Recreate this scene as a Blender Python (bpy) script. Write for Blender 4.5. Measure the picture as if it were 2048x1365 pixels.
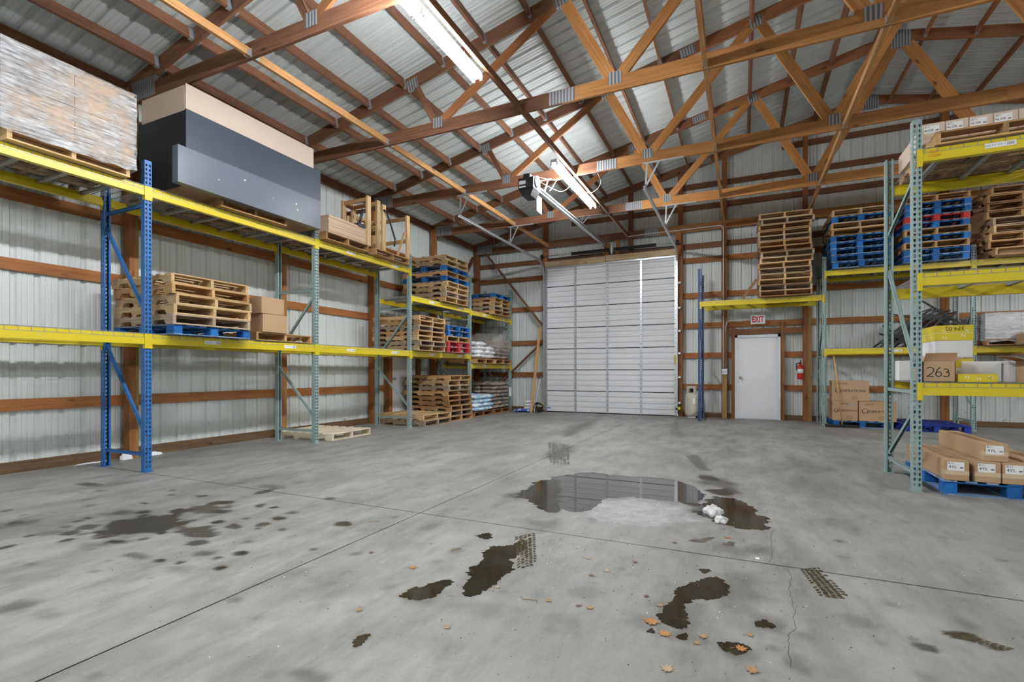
import bpy, bmesh, math, random
import numpy as np
from mathutils import Matrix, Vector
for o in list(bpy.data.objects): bpy.data.objects.remove(o, do_unlink=True)
random.seed(7); rng = np.random.default_rng(7)
sc = bpy.context.scene; C = sc.collection
PI = math.pi
# ---------------------------------------------------------------- camera, world, exposure
cam_d = bpy.data.cameras.new('camera'); cam = bpy.data.objects.new('camera', cam_d); C.objects.link(cam)
cam_d.sensor_width = 36.0; cam_d.lens = 988.0 / 2048 * 36.0; cam_d.shift_y = 61.0 / 2048
cam_d.clip_start = 0.05; cam_d.clip_end = 100
cam.location = (0, 0, 1.172); cam.rotation_euler = (PI / 2, 0, math.atan2(460, 988))
sc.camera = cam
w = bpy.data.worlds.new('world'); sc.world = w; w.use_nodes = True
w.node_tree.nodes['Background'].inputs[0].default_value = (0.6, 0.7, 0.8, 1)
w.node_tree.nodes['Background'].inputs[1].default_value = 0.3
vs = sc.view_settings; vs.view_transform = 'Standard'; vs.look = 'None'; vs.gamma = 1; vs.use_curve_mapping = False
vs.exposure = 1.76
TUBE_STRENGTH = 90.0
sc.cycles.use_denoising = True; sc.cycles.use_adaptive_sampling = True; sc.cycles.adaptive_threshold = 0.035; sc.cycles.adaptive_min_samples = 20
sc.cycles.max_bounces = 7; sc.cycles.diffuse_bounces = 5; sc.cycles.glossy_bounces = 3
sc.cycles.caustics_reflective = False; sc.cycles.caustics_refractive = False
sc.cycles.sample_clamp_indirect = 6.0

# ---------------------------------------------------------------- materials
MATS = {}
def mat(name, col, rough=0.6, metal=0.0, spec=0.5, build=None, emit=None):
    m = bpy.data.materials.new(name); m.use_nodes = True
    nt = m.node_tree; b = nt.nodes['Principled BSDF']
    b.inputs['Base Color'].default_value = (*col, 1); b.inputs['Roughness'].default_value = rough
    b.inputs['Metallic'].default_value = metal; b.inputs['Specular IOR Level'].default_value = spec
    if emit:
        b.inputs['Emission Color'].default_value = (*emit[0], 1); b.inputs['Emission Strength'].default_value = emit[1]
    if build: build(nt, b)
    MATS[name] = m
    return m
def N(nt, t, **k):
    n = nt.nodes.new(t)
    for a, v in k.items():
        if a.startswith('i_'): n.inputs[a[2:].replace('_', ' ')].default_value = v
        else: setattr(n, a, v)
    return n
def ramp(nt, fac, stops):
    r = nt.nodes.new('ShaderNodeValToRGB'); e = r.color_ramp.elements
    while len(e) < len(stops): e.new(0.5)
    for k, (p, c) in enumerate(stops):
        e[k].position = p; e[k].color = (*c, 1) if len(c) == 3 else c
    nt.links.new(fac, r.inputs[0]); return r
def math_(nt, op, a, b=None, clamp=False):
    n = nt.nodes.new('ShaderNodeMath'); n.operation = op; n.use_clamp = clamp
    for k, v in enumerate((a, b)):
        if v is None: continue
        if isinstance(v, (int, float)): n.inputs[k].default_value = v
        else: nt.links.new(v, n.inputs[k])
    return n.outputs[0]
def mixc(nt, fac, a, b, mode='MIX'):
    n = nt.nodes.new('ShaderNodeMix'); n.data_type = 'RGBA'; n.blend_type = mode
    for s, v in ((0, fac), (6, a), (7, b)):
        if isinstance(v, (int, float)): n.inputs[s].default_value = v
        elif isinstance(v, tuple): n.inputs[s].default_value = (*v, 1) if len(v) == 3 else v
        else: nt.links.new(v, n.inputs[s])
    return n.outputs[2]
def rnd_coords(nt, scale, kind='Object'):
    tc = N(nt, 'ShaderNodeTexCoord'); oi = N(nt, 'ShaderNodeObjectInfo')
    mp = N(nt, 'ShaderNodeMapping'); mp.inputs['Scale'].default_value = scale
    nt.links.new(tc.outputs[kind], mp.inputs['Vector'])
    cb = N(nt, 'ShaderNodeCombineXYZ')
    k = math_(nt, 'MULTIPLY', oi.outputs['Random'], 57.0)
    for q in range(3): nt.links.new(k, cb.inputs[q])
    nt.links.new(cb.outputs[0], mp.inputs['Location'])
    return mp.outputs[0], oi.outputs['Random']
def wood(name, dark, light, rough=0.62, var=0.35, grain=26.0, spec=0.3):
    def bld(nt, b):
        v, r = rnd_coords(nt, (1.1, grain, grain))
        n1 = N(nt, 'ShaderNodeTexNoise', i_Scale=1.6, i_Detail=6.0, i_Roughness=0.62); nt.links.new(v, n1.inputs['Vector'])
        cr = ramp(nt, n1.outputs['Fac'], [(0.28, dark), (0.72, light)])
        v2, _ = rnd_coords(nt, (1.0, 2.5, 2.5))
        n2 = N(nt, 'ShaderNodeTexNoise', i_Scale=2.2, i_Detail=3.0); nt.links.new(v2, n2.inputs['Vector'])
        hs = N(nt, 'ShaderNodeHueSaturation')
        val = math_(nt, 'ADD', math_(nt, 'MULTIPLY', r, var), 1.0 - var * 0.55)
        val = math_(nt, 'ADD', val, math_(nt, 'MULTIPLY', math_(nt, 'SUBTRACT', n2.outputs['Fac'], 0.5), 0.55))
        nt.links.new(val, hs.inputs['Value']); nt.links.new(cr.outputs[0], hs.inputs['Color'])
        # knots
        v3, _ = rnd_coords(nt, (1.7, 5.0, 5.0))
        vo = N(nt, 'ShaderNodeTexVoronoi', i_Scale=1.0, i_Randomness=1.0); nt.links.new(v3, vo.inputs['Vector'])
        kn = ramp(nt, vo.outputs['Distance'], [(0.05, (1, 1, 1)), (0.12, (0, 0, 0))])
        c = mixc(nt, kn.outputs[0], hs.outputs[0], tuple(x * 0.45 for x in dark))
        nt.links.new(c, b.inputs['Base Color'])
        bp = N(nt, 'ShaderNodeBump', i_Strength=0.25, i_Distance=0.004); nt.links.new(n1.outputs['Fac'], bp.inputs['Height'])
        nt.links.new(bp.outputs[0], b.inputs['Normal'])
    return mat(name, light, rough, 0, spec, bld)
wood('wood_brown', (0.13, 0.056, 0.03), (0.27, 0.125, 0.068), var=0.3)
wood('wood_red', (0.20, 0.078, 0.03), (0.39, 0.165, 0.066), var=0.35)
wood('wood_brace', (0.42, 0.2, 0.07), (0.66, 0.37, 0.16), var=0.2)
wood('wood_orange', (0.34, 0.14, 0.04), (0.58, 0.28, 0.095), var=0.3)
wood('wood_girt', (0.26, 0.092, 0.027), (0.46, 0.19, 0.06), var=0.3)
wood('wood_treated', (0.22, 0.13, 0.04), (0.42, 0.28, 0.11), var=0.25)
wood('wood_sill', (0.09, 0.05, 0.025), (0.21, 0.13, 0.07), var=0.4)
wood('wood_header', (0.5, 0.36, 0.19), (0.68, 0.53, 0.32), var=0.12)
wood('pallet_light', (0.44, 0.27, 0.12), (0.68, 0.49, 0.27), var=0.45)
wood('pallet_mid', (0.36, 0.19, 0.075), (0.58, 0.36, 0.165), var=0.5)
wood('pallet_grey', (0.29, 0.21, 0.14), (0.5, 0.39, 0.28), var=0.4)
wood('pallet_dark', (0.26, 0.125, 0.05), (0.45, 0.25, 0.11), var=0.5)
wood('pallet_white', (0.62, 0.53, 0.38), (0.8, 0.72, 0.56), var=0.2)
wood('pallet_blue', (0.004, 0.075, 0.32), (0.015, 0.19, 0.52), var=0.5, spec=0.4)
wood('pallet_blue_worn', (0.012, 0.10, 0.32), (0.38, 0.45, 0.5), var=0.5, spec=0.3, grain=14)
wood('pallet_red_worn', (0.32, 0.03, 0.03), (0.55, 0.3, 0.26), var=0.4, grain=14)
wood('pallet_red', (0.38, 0.02, 0.025), (0.6, 0.06, 0.06), var=0.35)
wood('pallet_navy', (0.012, 0.03, 0.24), (0.025, 0.06, 0.36), var=0.2)
wood('stick_wood', (0.5, 0.28, 0.1), (0.66, 0.42, 0.18), var=0.1)

def paint(name, col, rough=0.4, wear=0.12, metal=0.0, scale=9.0, wearcol=(0.3, 0.28, 0.26), spec=0.5):
    def bld(nt, b):
        v, r = rnd_coords(nt, (1, 1, 1))
        n = N(nt, 'ShaderNodeTexNoise', i_Scale=scale, i_Detail=7.0, i_Roughness=0.7); nt.links.new(v, n.inputs['Vector'])
        f = ramp(nt, n.outputs['Fac'], [(0.62, (0, 0, 0)), (0.74, (1, 1, 1))])
        k = math_(nt, 'MULTIPLY', f.outputs[0], wear)
        n2 = N(nt, 'ShaderNodeTexNoise', i_Scale=1.7, i_Detail=3.0); nt.links.new(v, n2.inputs['Vector'])
        base = mixc(nt, math_(nt, 'MULTIPLY', n2.outputs['Fac'], 0.3), col, tuple(x * 0.72 for x in col))
        nt.links.new(mixc(nt, k, base, wearcol), b.inputs['Base Color'])
    return mat(name, col, rough, metal, spec, bld)
paint('rack_yellow', (0.72, 0.56, 0.02), 0.36, 0.25, wearcol=(0.75, 0.72, 0.55))
paint('rack_blue', (0.028, 0.15, 0.42), 0.42, 0.25, wearcol=(0.02, 0.06, 0.2))
paint('rack_navy', (0.05, 0.095, 0.23), 0.45, 0.3, wearcol=(0.2, 0.22, 0.25))
paint('rack_green', (0.30, 0.405, 0.395), 0.42, 0.25, wearcol=(0.16, 0.25, 0.25))
paint('wire_grey', (0.30, 0.31, 0.30), 0.45, 0.1, metal=0.2)
paint('galvanized', (0.62, 0.65, 0.68), 0.34, 0.2, metal=0.65, scale=22, wearcol=(0.4, 0.42, 0.44))
def gusset_bld(nt, b):
    v, r = rnd_coords(nt, (1, 1, 1)); w1_ = N(nt, 'ShaderNodeTexWave', i_Scale=7.0, i_Distortion=0.6); w1_.bands_direction = 'X'
    nt.links.new(v, w1_.inputs['Vector'])
    nt.links.new(ramp(nt, w1_.outputs['Fac'], [(.35, (.16, .165, .175)), (.65, (.42, .43, .45))]).outputs[0], b.inputs['Base Color'])
    bp = N(nt, 'ShaderNodeBump', i_Strength=.5, i_Distance=.004); nt.links.new(w1_.outputs['Fac'], bp.inputs['Height']); nt.links.new(bp.outputs[0], b.inputs['Normal'])
mat('gusset', (.4, .41, .43), .45, .3, .5, gusset_bld)
paint('white_metal', (0.80, 0.82, 0.84), 0.42, 0.04)
paint('door_white', (0.83, 0.84, 0.87), 0.4, 0.05, scale=3.0, wearcol=(0.55, 0.55, 0.53))
paint('black_metal', (0.016, 0.016, 0.018), 0.42, 0.1, wearcol=(0.05, 0.05, 0.05))
paint('sleeve_grey', (0.125, 0.145, 0.175), 0.3, 0.06, scale=14, wearcol=(0.5, 0.5, 0.5))  # lightened base stands in for the light this panel reflects
paint('dark_box', (0.062, 0.078, 0.1), 0.32, 0.06, scale=14, wearcol=(0.5, 0.5, 0.5))
paint('black_box', (0.014, 0.013, 0.018), 0.55, 0.06, scale=14)
paint('red_paint', (0.6, 0.015, 0.02), 0.3, 0.0)
paint('tank_paint', (0.62, 0.58, 0.5), 0.45, 0.95, scale=11.0, wearcol=(0.14, 0.08, 0.045))
paint('cardboard', (0.50, 0.33, 0.19), 0.75, 0.08, scale=5, wearcol=(0.4, 0.25, 0.14), spec=0.2)
paint('cardboard_pale', (0.62, 0.46, 0.32), 0.75, 0.05, scale=5, wearcol=(0.5, 0.35, 0.2), spec=0.2)
paint('cardboard_pink', (0.68, 0.55, 0.44), 0.75, 0.05, scale=5, wearcol=(0.5, 0.4, 0.3), spec=0.2)
paint('cardboard_dark', (0.33, 0.19, 0.10), 0.8, 0.08, scale=5, spec=0.2)
paint('white_card', (0.78, 0.78, 0.79), 0.6, 0.05, spec=0.3)
paint('yellow_card', (0.72, 0.58, 0.03), 0.5, 0.2, scale=14, wearcol=(0.55, 0.45, 0.02))
paint('tape', (0.68, 0.52, 0.34), 0.25, 0.0)
mat('label_white', (0.85, 0.85, 0.85), 0.5)
mat('ink', (0.012, 0.012, 0.012), 0.6)
mat('ink_grey', (0.3, 0.3, 0.32), 0.6)
mat('ink_orange', (0.75, 0.2, 0.02), 0.6)
mat('ink_white', (0.85, 0.82, 0.6), 0.6)
mat('exit_red', (0.62, 0.008, 0.05), 0.4)
mat('wire_white', (0.32, 0.31, 0.28), 0.5)
mat('rubber', (0.02, 0.02, 0.02), 0.7)
mat('chrome', (0.6, 0.58, 0.55), 0.25, 1.0)
mat('pink_sheet', (0.26, 0.02, 0.04), 0.5)
mat('hole_dark', (0.02, 0.02, 0.02), 0.8)
mat('bristle', (0.05, 0.035, 0.02), 0.9)
mat('hivis', (0.7, 0.75, 0.02), 0.4)
mat('tube_glow', (1, 1, 1), 0.5, emit=((0.94, 0.97, 1.0), TUBE_STRENGTH))

def siding(name, col, dirt, top=0.0):
    def bld(nt, b):
        ge = N(nt, 'ShaderNodeNewGeometry'); sp = N(nt, 'ShaderNodeSeparateXYZ'); nt.links.new(ge.outputs['Position'], sp.inputs[0])
        mp = N(nt, 'ShaderNodeMapping'); mp.inputs['Scale'].default_value = (1, 1, 0.25) if dirt else (1, 1, 1)
        nt.links.new(ge.outputs['Position'], mp.inputs['Vector'])
        n = N(nt, 'ShaderNodeTexNoise', i_Scale=3.0, i_Detail=6.0, i_Roughness=0.65); nt.links.new(mp.outputs[0], n.inputs['Vector'])
        c = mixc(nt, math_(nt, 'MULTIPLY', n.outputs['Fac'], 0.3 if dirt else 0.15), col, tuple(x * 0.78 for x in col))
        if dirt:
            n2 = N(nt, 'ShaderNodeTexNoise', i_Scale=9.0, i_Detail=5.0, i_Roughness=0.7); nt.links.new(ge.outputs['Position'], n2.inputs['Vector'])
            h = math_(nt, 'MULTIPLY', math_(nt, 'SUBTRACT', 0.9, sp.outputs['Z']), 0.16, True)
            hi = math_(nt, 'MULTIPLY', math_(nt, 'SUBTRACT', sp.outputs['Z'], 3.9), top, True)
            thr = math_(nt, 'ADD', n2.outputs['Fac'], math_(nt, 'ADD', h, hi))
            f = ramp(nt, thr, [(0.72, (0, 0, 0)), (0.8, (1, 1, 1))])
            c = mixc(nt, math_(nt, 'MULTIPLY', f.outputs[0], 0.75), c, (0.1, 0.09, 0.07))
        nt.links.new(c, b.inputs['Base Color'])
    return mat(name, col, 0.42, 0.0, 0.5, bld)
siding('wall_metal', (0.71, 0.75, 0.73), True)
siding('wall_metal_aged', (0.69, 0.73, 0.71), True, 0.10)
siding('roof_metal', (0.56, 0.59, 0.58), False)

# ---------------------------------------------------------------- object helpers
WM = {}
def W_(o): return WM.get(o.name, Matrix.Identity(4)) if o is not None else Matrix.Identity(4)
def link(o, parent=None, M=None):
    """link o with world matrix M under parent"""
    C.objects.link(o); M = M or Matrix.Identity(4)
    if parent is not None:
        o.parent = parent; o.matrix_local = W_(parent).inverted() @ M
    else: o.matrix_local = M
    WM[o.name] = M.copy(); return o
def tag(o, label=None, cat=None, group=None, kind=None):
    if label: o['label'] = label
    if cat: o['category'] = cat
    if group: o['group'] = group
    if kind: o['kind'] = kind
    return o
def TR(loc=(0, 0, 0), rz=0.0, rx=0.0, ry=0.0):
    return Matrix.Translation(loc) @ Matrix.Rotation(rz, 4, 'Z') @ Matrix.Rotation(ry, 4, 'Y') @ Matrix.Rotation(rx, 4, 'X')
def thing(name, label, cat, loc=(0, 0, 0), rz=0.0, group=None, M=None, kind=None):
    o = bpy.data.objects.new(name, None); o.empty_display_size = 0.1
    link(o, None, M or TR(loc, rz)); return tag(o, label, cat, group, kind)
class MB:
    def __init__(s): s.v = []; s.f = []; s.m = []
    def add(s, vs, fs, mi=0):
        k = len(s.v); s.v += [tuple(map(float, p)) for p in vs]; s.f += [tuple(i + k for i in f) for f in fs]; s.m += [mi] * len(fs); return s
    def box(s, lo, hi, mi=0, M=None):
        (a, b, c), (d, e, f) = lo, hi
        p = [Vector(q) for q in ((a, b, c), (d, b, c), (d, e, c), (a, e, c), (a, b, f), (d, b, f), (d, e, f), (a, e, f))]
        if M: p = [M @ q for q in p]
        return s.add(p, [(3, 2, 1, 0), (4, 5, 6, 7), (0, 1, 5, 4), (1, 2, 6, 5), (2, 3, 7, 6), (3, 0, 4, 7)], mi)
    def bar(s, p0, p1, w, h, up=(0, 0, 1), mi=0):
        M, L = frame(p0, p1, up); return s.box((0, -w / 2, -h / 2), (L, w / 2, h / 2), mi, M)
    def cyl(s, p0, p1, r, n=10, mi=0, r1=None, cap=True):
        M, L = frame(p0, p1); r1 = r if r1 is None else r1
        a = [M @ Vector((0, r * math.cos(2 * PI * k / n), r * math.sin(2 * PI * k / n))) for k in range(n)]
        b = [M @ Vector((L, r1 * math.cos(2 * PI * k / n), r1 * math.sin(2 * PI * k / n))) for k in range(n)]
        f = [(k, (k + 1) % n, n + (k + 1) % n, n + k) for k in range(n)]
        if cap: f += [tuple(range(n - 1, -1, -1)), tuple(range(n, 2 * n))]
        return s.add(a + b, f, mi)
    def tube(s, pts, r, n=6, mi=0):
        pts = [Vector(p) for p in pts]; rings = []
        for i, p in enumerate(pts):
            d = (pts[min(i + 1, len(pts) - 1)] - pts[max(i - 1, 0)]).normalized()
            u = d.cross(Vector((0, 0, 1)));  u = u.normalized() if u.length > 1e-3 else d.cross(Vector((1, 0, 0))).normalized()
            q = d.cross(u)
            rings.append([p + r * (math.cos(2 * PI * k / n) * u + math.sin(2 * PI * k / n) * q) for k in range(n)])
        vs = [v for ri in rings for v in ri]; f = []
        for i in range(len(pts) - 1):
            f += [(i * n + k, i * n + (k + 1) % n, (i + 1) * n + (k + 1) % n, (i + 1) * n + k) for k in range(n)]
        f += [tuple(range(n - 1, -1, -1)), tuple(range((len(pts) - 1) * n, len(pts) * n))]
        return s.add(vs, f, mi)
    def lathe(s, prof, c=(0, 0, 0), n=20, mi=0):
        vs = []; f = []
        for r, z in prof: vs += [(c[0] + r * math.cos(2 * PI * k / n), c[1] + r * math.sin(2 * PI * k / n), c[2] + z) for k in range(n)]
        for i in range(len(prof) - 1):
            f += [(i * n + k, i * n + (k + 1) % n, (i + 1) * n + (k + 1) % n, (i + 1) * n + k) for k in range(n)]
        f += [tuple(range(n - 1, -1, -1)), tuple(range((len(prof) - 1) * n, len(prof) * n))]
        return s.add(vs, f, mi)
    def prism(s, poly, M, th, mi=0):
        """polygon in local XY extruded th along local Z"""
        n = len(poly); a = [M @ Vector((x, y, 0)) for x, y in poly]; b = [M @ Vector((x, y, th)) for x, y in poly]
        return s.add(a + b, [tuple(range(n - 1, -1, -1)), tuple(range(n, 2 * n))] + [(k, (k + 1) % n, n + (k + 1) % n, n + k) for k in range(n)], mi)
    def mesh(s, name, mats, smooth=False):
        me = bpy.data.meshes.new(name); me.from_pydata(s.v, [], s.f)
        for m in (mats if isinstance(mats, (list, tuple)) else [mats]): me.materials.append(MATS[m])
        me.polygons.foreach_set('material_index', s.m)
        if smooth: me.polygons.foreach_set('use_smooth', [True] * len(s.f))
        me.update(); return me
    def obj(s, name, mats, parent=None, M=None, smooth=False, world=False):
        """verts are in the frame M (default: the parent's frame); world=True: verts are world coordinates"""
        o = bpy.data.objects.new(name, s.mesh(name, mats, smooth))
        if M is None: M = Matrix.Identity(4) if world or parent is None else W_(parent)
        return link(o, parent, M)
def frame(p0, p1, up=(0, 0, 1)):
    p0 = Vector(p0); d = Vector(p1) - p0; L = d.length; x = d.normalized(); u = Vector(up)
    if abs(x.dot(u)) > 0.999: u = Vector((1, 0, 0))
    y = u.cross(x).normalized(); z = x.cross(y)
    M = Matrix((x, y, z)).transposed().to_4x4(); M.translation = p0; return M, L
CACHE = {}
def board_mesh(L, w_, h, m):
    k = ('b', round(L, 3), round(w_, 3), round(h, 3), m)
    if k not in CACHE: CACHE[k] = MB().box((0, -w_ / 2, -h / 2), (L, w_ / 2, h / 2)).mesh('board', m)
    return CACHE[k]
def inst(me, name, parent=None, M=None, local=None):
    o = bpy.data.objects.new(name, me)
    return link(o, parent, (W_(parent) @ local) if local is not None else M)
def plank(name, p0, p1, w_, h, m, parent=None, up=(0, 0, 1), local=False):
    """timber from p0 to p1; w_ is across, h along up"""
    M, L = frame(p0, p1, up)
    return inst(board_mesh(L, w_, h, m), name, parent, local=M) if local else inst(board_mesh(L, w_, h, m), name, parent, M=M)
def text_mesh(s, size, m, font_w=1.0, ext=0.0006):
    k = ('t', s, size, m, font_w)
    if k in CACHE: return CACHE[k]
    cu = bpy.data.curves.new('text', 'FONT'); cu.body = s; cu.size = size; cu.align_x = 'CENTER'; cu.align_y = 'CENTER'; cu.extrude = ext
    cu.resolution_u = 3; cu.offset = size * .03 if m == 'exit_red' else 0.0
    t = bpy.data.objects.new('text', cu); C.objects.link(t)
    bpy.context.view_layer.update()
    me = bpy.data.meshes.new_from_object(t.evaluated_get(bpy.context.evaluated_depsgraph_get()))
    bpy.data.objects.remove(t); me.materials.clear(); me.materials.append(MATS[m])
    for v in me.vertices: v.co.x *= font_w
    CACHE[k] = me; return me
def face_M(center, normal, up=(0, 0, 1)):
    """frame whose XY plane faces along normal with Y up"""
    z = Vector(normal).normalized(); u = Vector(up); x = u.cross(z).normalized(); y = z.cross(x)
    M = Matrix((x, y, z)).transposed().to_4x4(); M.translation = Vector(center); return M
def text(s, size, m, parent, center, normal, name='lettering', fw=1.0, up=(0, 0, 1)):
    return inst(text_mesh(s, size, m, fw), name, parent, M=face_M(center, normal, up))
def ribbon(strokes, wd, M, mb=None, th=0.0008):
    mb = mb or MB()
    for st in strokes:
        P = [Vector((x, y, 0)) for x, y in st]
        L = []; R = []
        for i, p in enumerate(P):
            d = (P[min(i + 1, len(P) - 1)] - P[max(i - 1, 0)]).normalized(); n = Vector((-d.y, d.x, 0)) * wd / 2
            L.append(p + n); R.append(p - n)
        n = len(P)
        vs = [M @ (q + Vector((0, 0, th))) for q in L + R]
        mb.add(vs, [(n + i, n + i + 1, i + 1, i) for i in range(n - 1)])
    return mb
# ---------------------------------------------------------------- dimensions of the building
XL, XR, XRIDGE = -7.65, 12.89, 2.62
YF, YB = -8.0, 13.70
SL = 0.225
def z_low(x):
    x = x if x <= XRIDGE else 2 * XRIDGE - x
    return 4.98 + SL * (x + 7.3)
def z_roof(x): return z_low(x) + 0.197
TRY = [1.475 + 2.425 * k for k in range(5)]          # roof trusses
# ---------------------------------------------------------------- floor
def vnoise(x, y, s, seed):
    x = x * s; y = y * s
    xi = np.floor(x).astype(np.int64); yi = np.floor(y).astype(np.int64); fx = x - xi; fy = y - yi
    fx = fx * fx * (3 - 2 * fx); fy = fy * fy * (3 - 2 * fy)
    def h(a, b): 
        v = np.sin(a * 127.1 + b * 311.7 + seed * 74.7) * 43758.5453
        return v - np.floor(v)
    return (h(xi, yi) * (1 - fx) + h(xi + 1, yi) * fx) * (1 - fy) + (h(xi, yi + 1) * (1 - fx) + h(xi + 1, yi + 1) * fx) * fy
STAINS = [(-4.14, 2.24, 0.268, 0.277, 0.8), (-4.27, 2.58, 0.075, 0.089, 0.9), (-4.14, 2.71, 0.213, 0.126, 0.6), (-4.17, 2.92, 0.067, 0.078, 0.9), (-4.34, 2.6, 0.038, 0.055, 0.9), (-4.14, 2.02, 0.047, 0.057, 1), (-4.25, 1.81, 0.038, 0.041, 0.9), (-3.82, 2.18, 0.044, 0.041, 0.9), (-4.41, 2.36, 0.049, 0.052, 0.7), (-4.68, 2.34, 0.145, 0.111, 0.55), (-3.62, 2.3, 0.201, 0.12, 0.65), (-3.48, 1.84, 0.127, 0.053, 0.5), (-3.27, 1.85, 0.037, 0.025, 0.8), (-3.12, 1.89, 0.028, 0.024, 0.7), (-4.45, 1.55, 0.033, 0.08, 0.9), (-3.27, 1.19, 0.1, 0.104, 0.45), (-3.01, 1.22, 0.101, 0.06, 0.3), (-2.36, 1.7, 0.051, 0.032, 0.4), (-1.52, 1.39, 0.116, 0.048, 0.4), (-3.44, 1.59, 0.041, 0.028, 0.4), (-4.62, 1.95, 0.053, 0.048, 0.5), (-4.41, 2.21, 0.086, 0.066, 0.55), (-3.91, 1.48, 0.055, 0.043, 0.3), (-5.44, 2.45, 0.064, 0.07, 0.4), (-4.89, 2.88, 0.043, 0.046, 0.6), (-5.07, 2.99, 0.044, 0.049, 0.5), (-4.59, 2.98, 0.047, 0.055, 0.6), (-4.22, 3.34, 0.068, 0.09, 0.6), (-3.44, 3.42, 0.055, 0.057, 0.6), (-4.31, 3.51, 0.203, 0.096, 0.4), (-5.07, 1.83, 0.173, 0.16, 0.4), (-4.31, 1.91, 0.057, 0.058, 0.5), (-3.8, 2.97, 0.052, 0.054, 0.6), (-3.14, 10.0, 0.315, 1.336, 0.3), (-2.39, 6.79, 0.203, 0.721, 0.35), (-0.98, 13.2, 0.32, 0.5, 0.3), (0.13, 10.16, 0.278, 0.483, 0.25), (-0.26, 5.65, 0.238, 0.256, 0.55), (-0.34, 5.8, 0.109, 0.135, 0.9), (-0.17, 5.21, 0.121, 0.151, 0.8), (0.19, 2.27, 0.06, 0.078, 0.3), (0.01, 2.93, 0.161, 0.271, 0.3), (0.12, 2.58, 0.104, 0.128, 0.35), (-0.03, 2.28, 0.105, 0.082, 0.35), (-1.54, 2.14, 0.157, 0.119, 0.35), (-1.17, 2.14, 0.148, 0.102, 0.25), (-1.51, 1.68, 0.066, 0.067, 0.4), (-0.76, 2.22, 0.118, 0.071, 0.2), (-0.1, 3.54, 0.164, 0.179, 0.35), (0.08, 3.64, 0.132, 0.123, 0.4), (-1.37, 3.53, 0.229, 0.173, 0.45), (-1.91, 4.29, 0.143, 0.268, 0.5), (-0.32, 4.47, 0.127, 0.195, 0.5), (-0.41, 2.36, 0.14, 0.086, 0.25), (-0.27, 2.5, 0.169, 0.208, 0.3), (-1.27, 2.55, 0.202, 0.283, 0.25), (0.89, 2.82, 0.077, 0.05, 0.8), (0.72, 2.64, 0.046, 0.03, 0.6), (0.97, 2.77, 0.051, 0.032, 0.6)]
for _ in range(320):   # small drips and old spots
    r = random.uniform(0.012, 0.05)
    STAINS.append((random.uniform(-6, 2.5), random.uniform(0.9, 9), r, r * random.uniform(0.6, 1.3), random.uniform(0.12, 0.4)))
for _ in range(90):    # drips around the big oil and water stain on the left
    a = random.gauss(0, 1); r = abs(random.gauss(.03, .025)) + .01
    STAINS.append((-4.2 + random.gauss(0, .75), 2.3 + random.gauss(0, .45), r * 1.2, r, random.uniform(.3, .95)))
for _ in range(60):
    r = abs(random.gauss(.05, .03)) + .015
    STAINS.append((random.uniform(-2.6, 1.6), random.uniform(1.3, 3.3), r, r, random.uniform(.1, .3)))
def floor_masks(x, y):
    wob = (vnoise(x, y, 9, 1) - 0.5) * 0.7 + (vnoise(x, y, 22, 2) - 0.5) * 0.5
    st = np.zeros_like(x)
    for cx, cy, rx, ry, s in STAINS:
        near = (np.abs(x - cx) < rx * 2.2) & (np.abs(y - cy) < ry * 2.2)
        if not near.any(): continue
        d = np.hypot((x[near] - cx) / rx, (y[near] - cy) / ry) + wob[near] * 0.9
        s = min(1.0, s * 1.35); soft = 0.25 if s >= 0.75 else 0.7
        st[near] = np.maximum(st[near], s * np.clip((1.1 - d) / soft, 0, 1))
    d = np.hypot((x + 0.8) / 0.42, (y - 4.22) / 0.36) + wob * 0.7        # dried white salt patch by the big puddle
    frost = np.clip((1.25 - d) / 0.5, 0, 1)
    return st, frost
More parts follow.
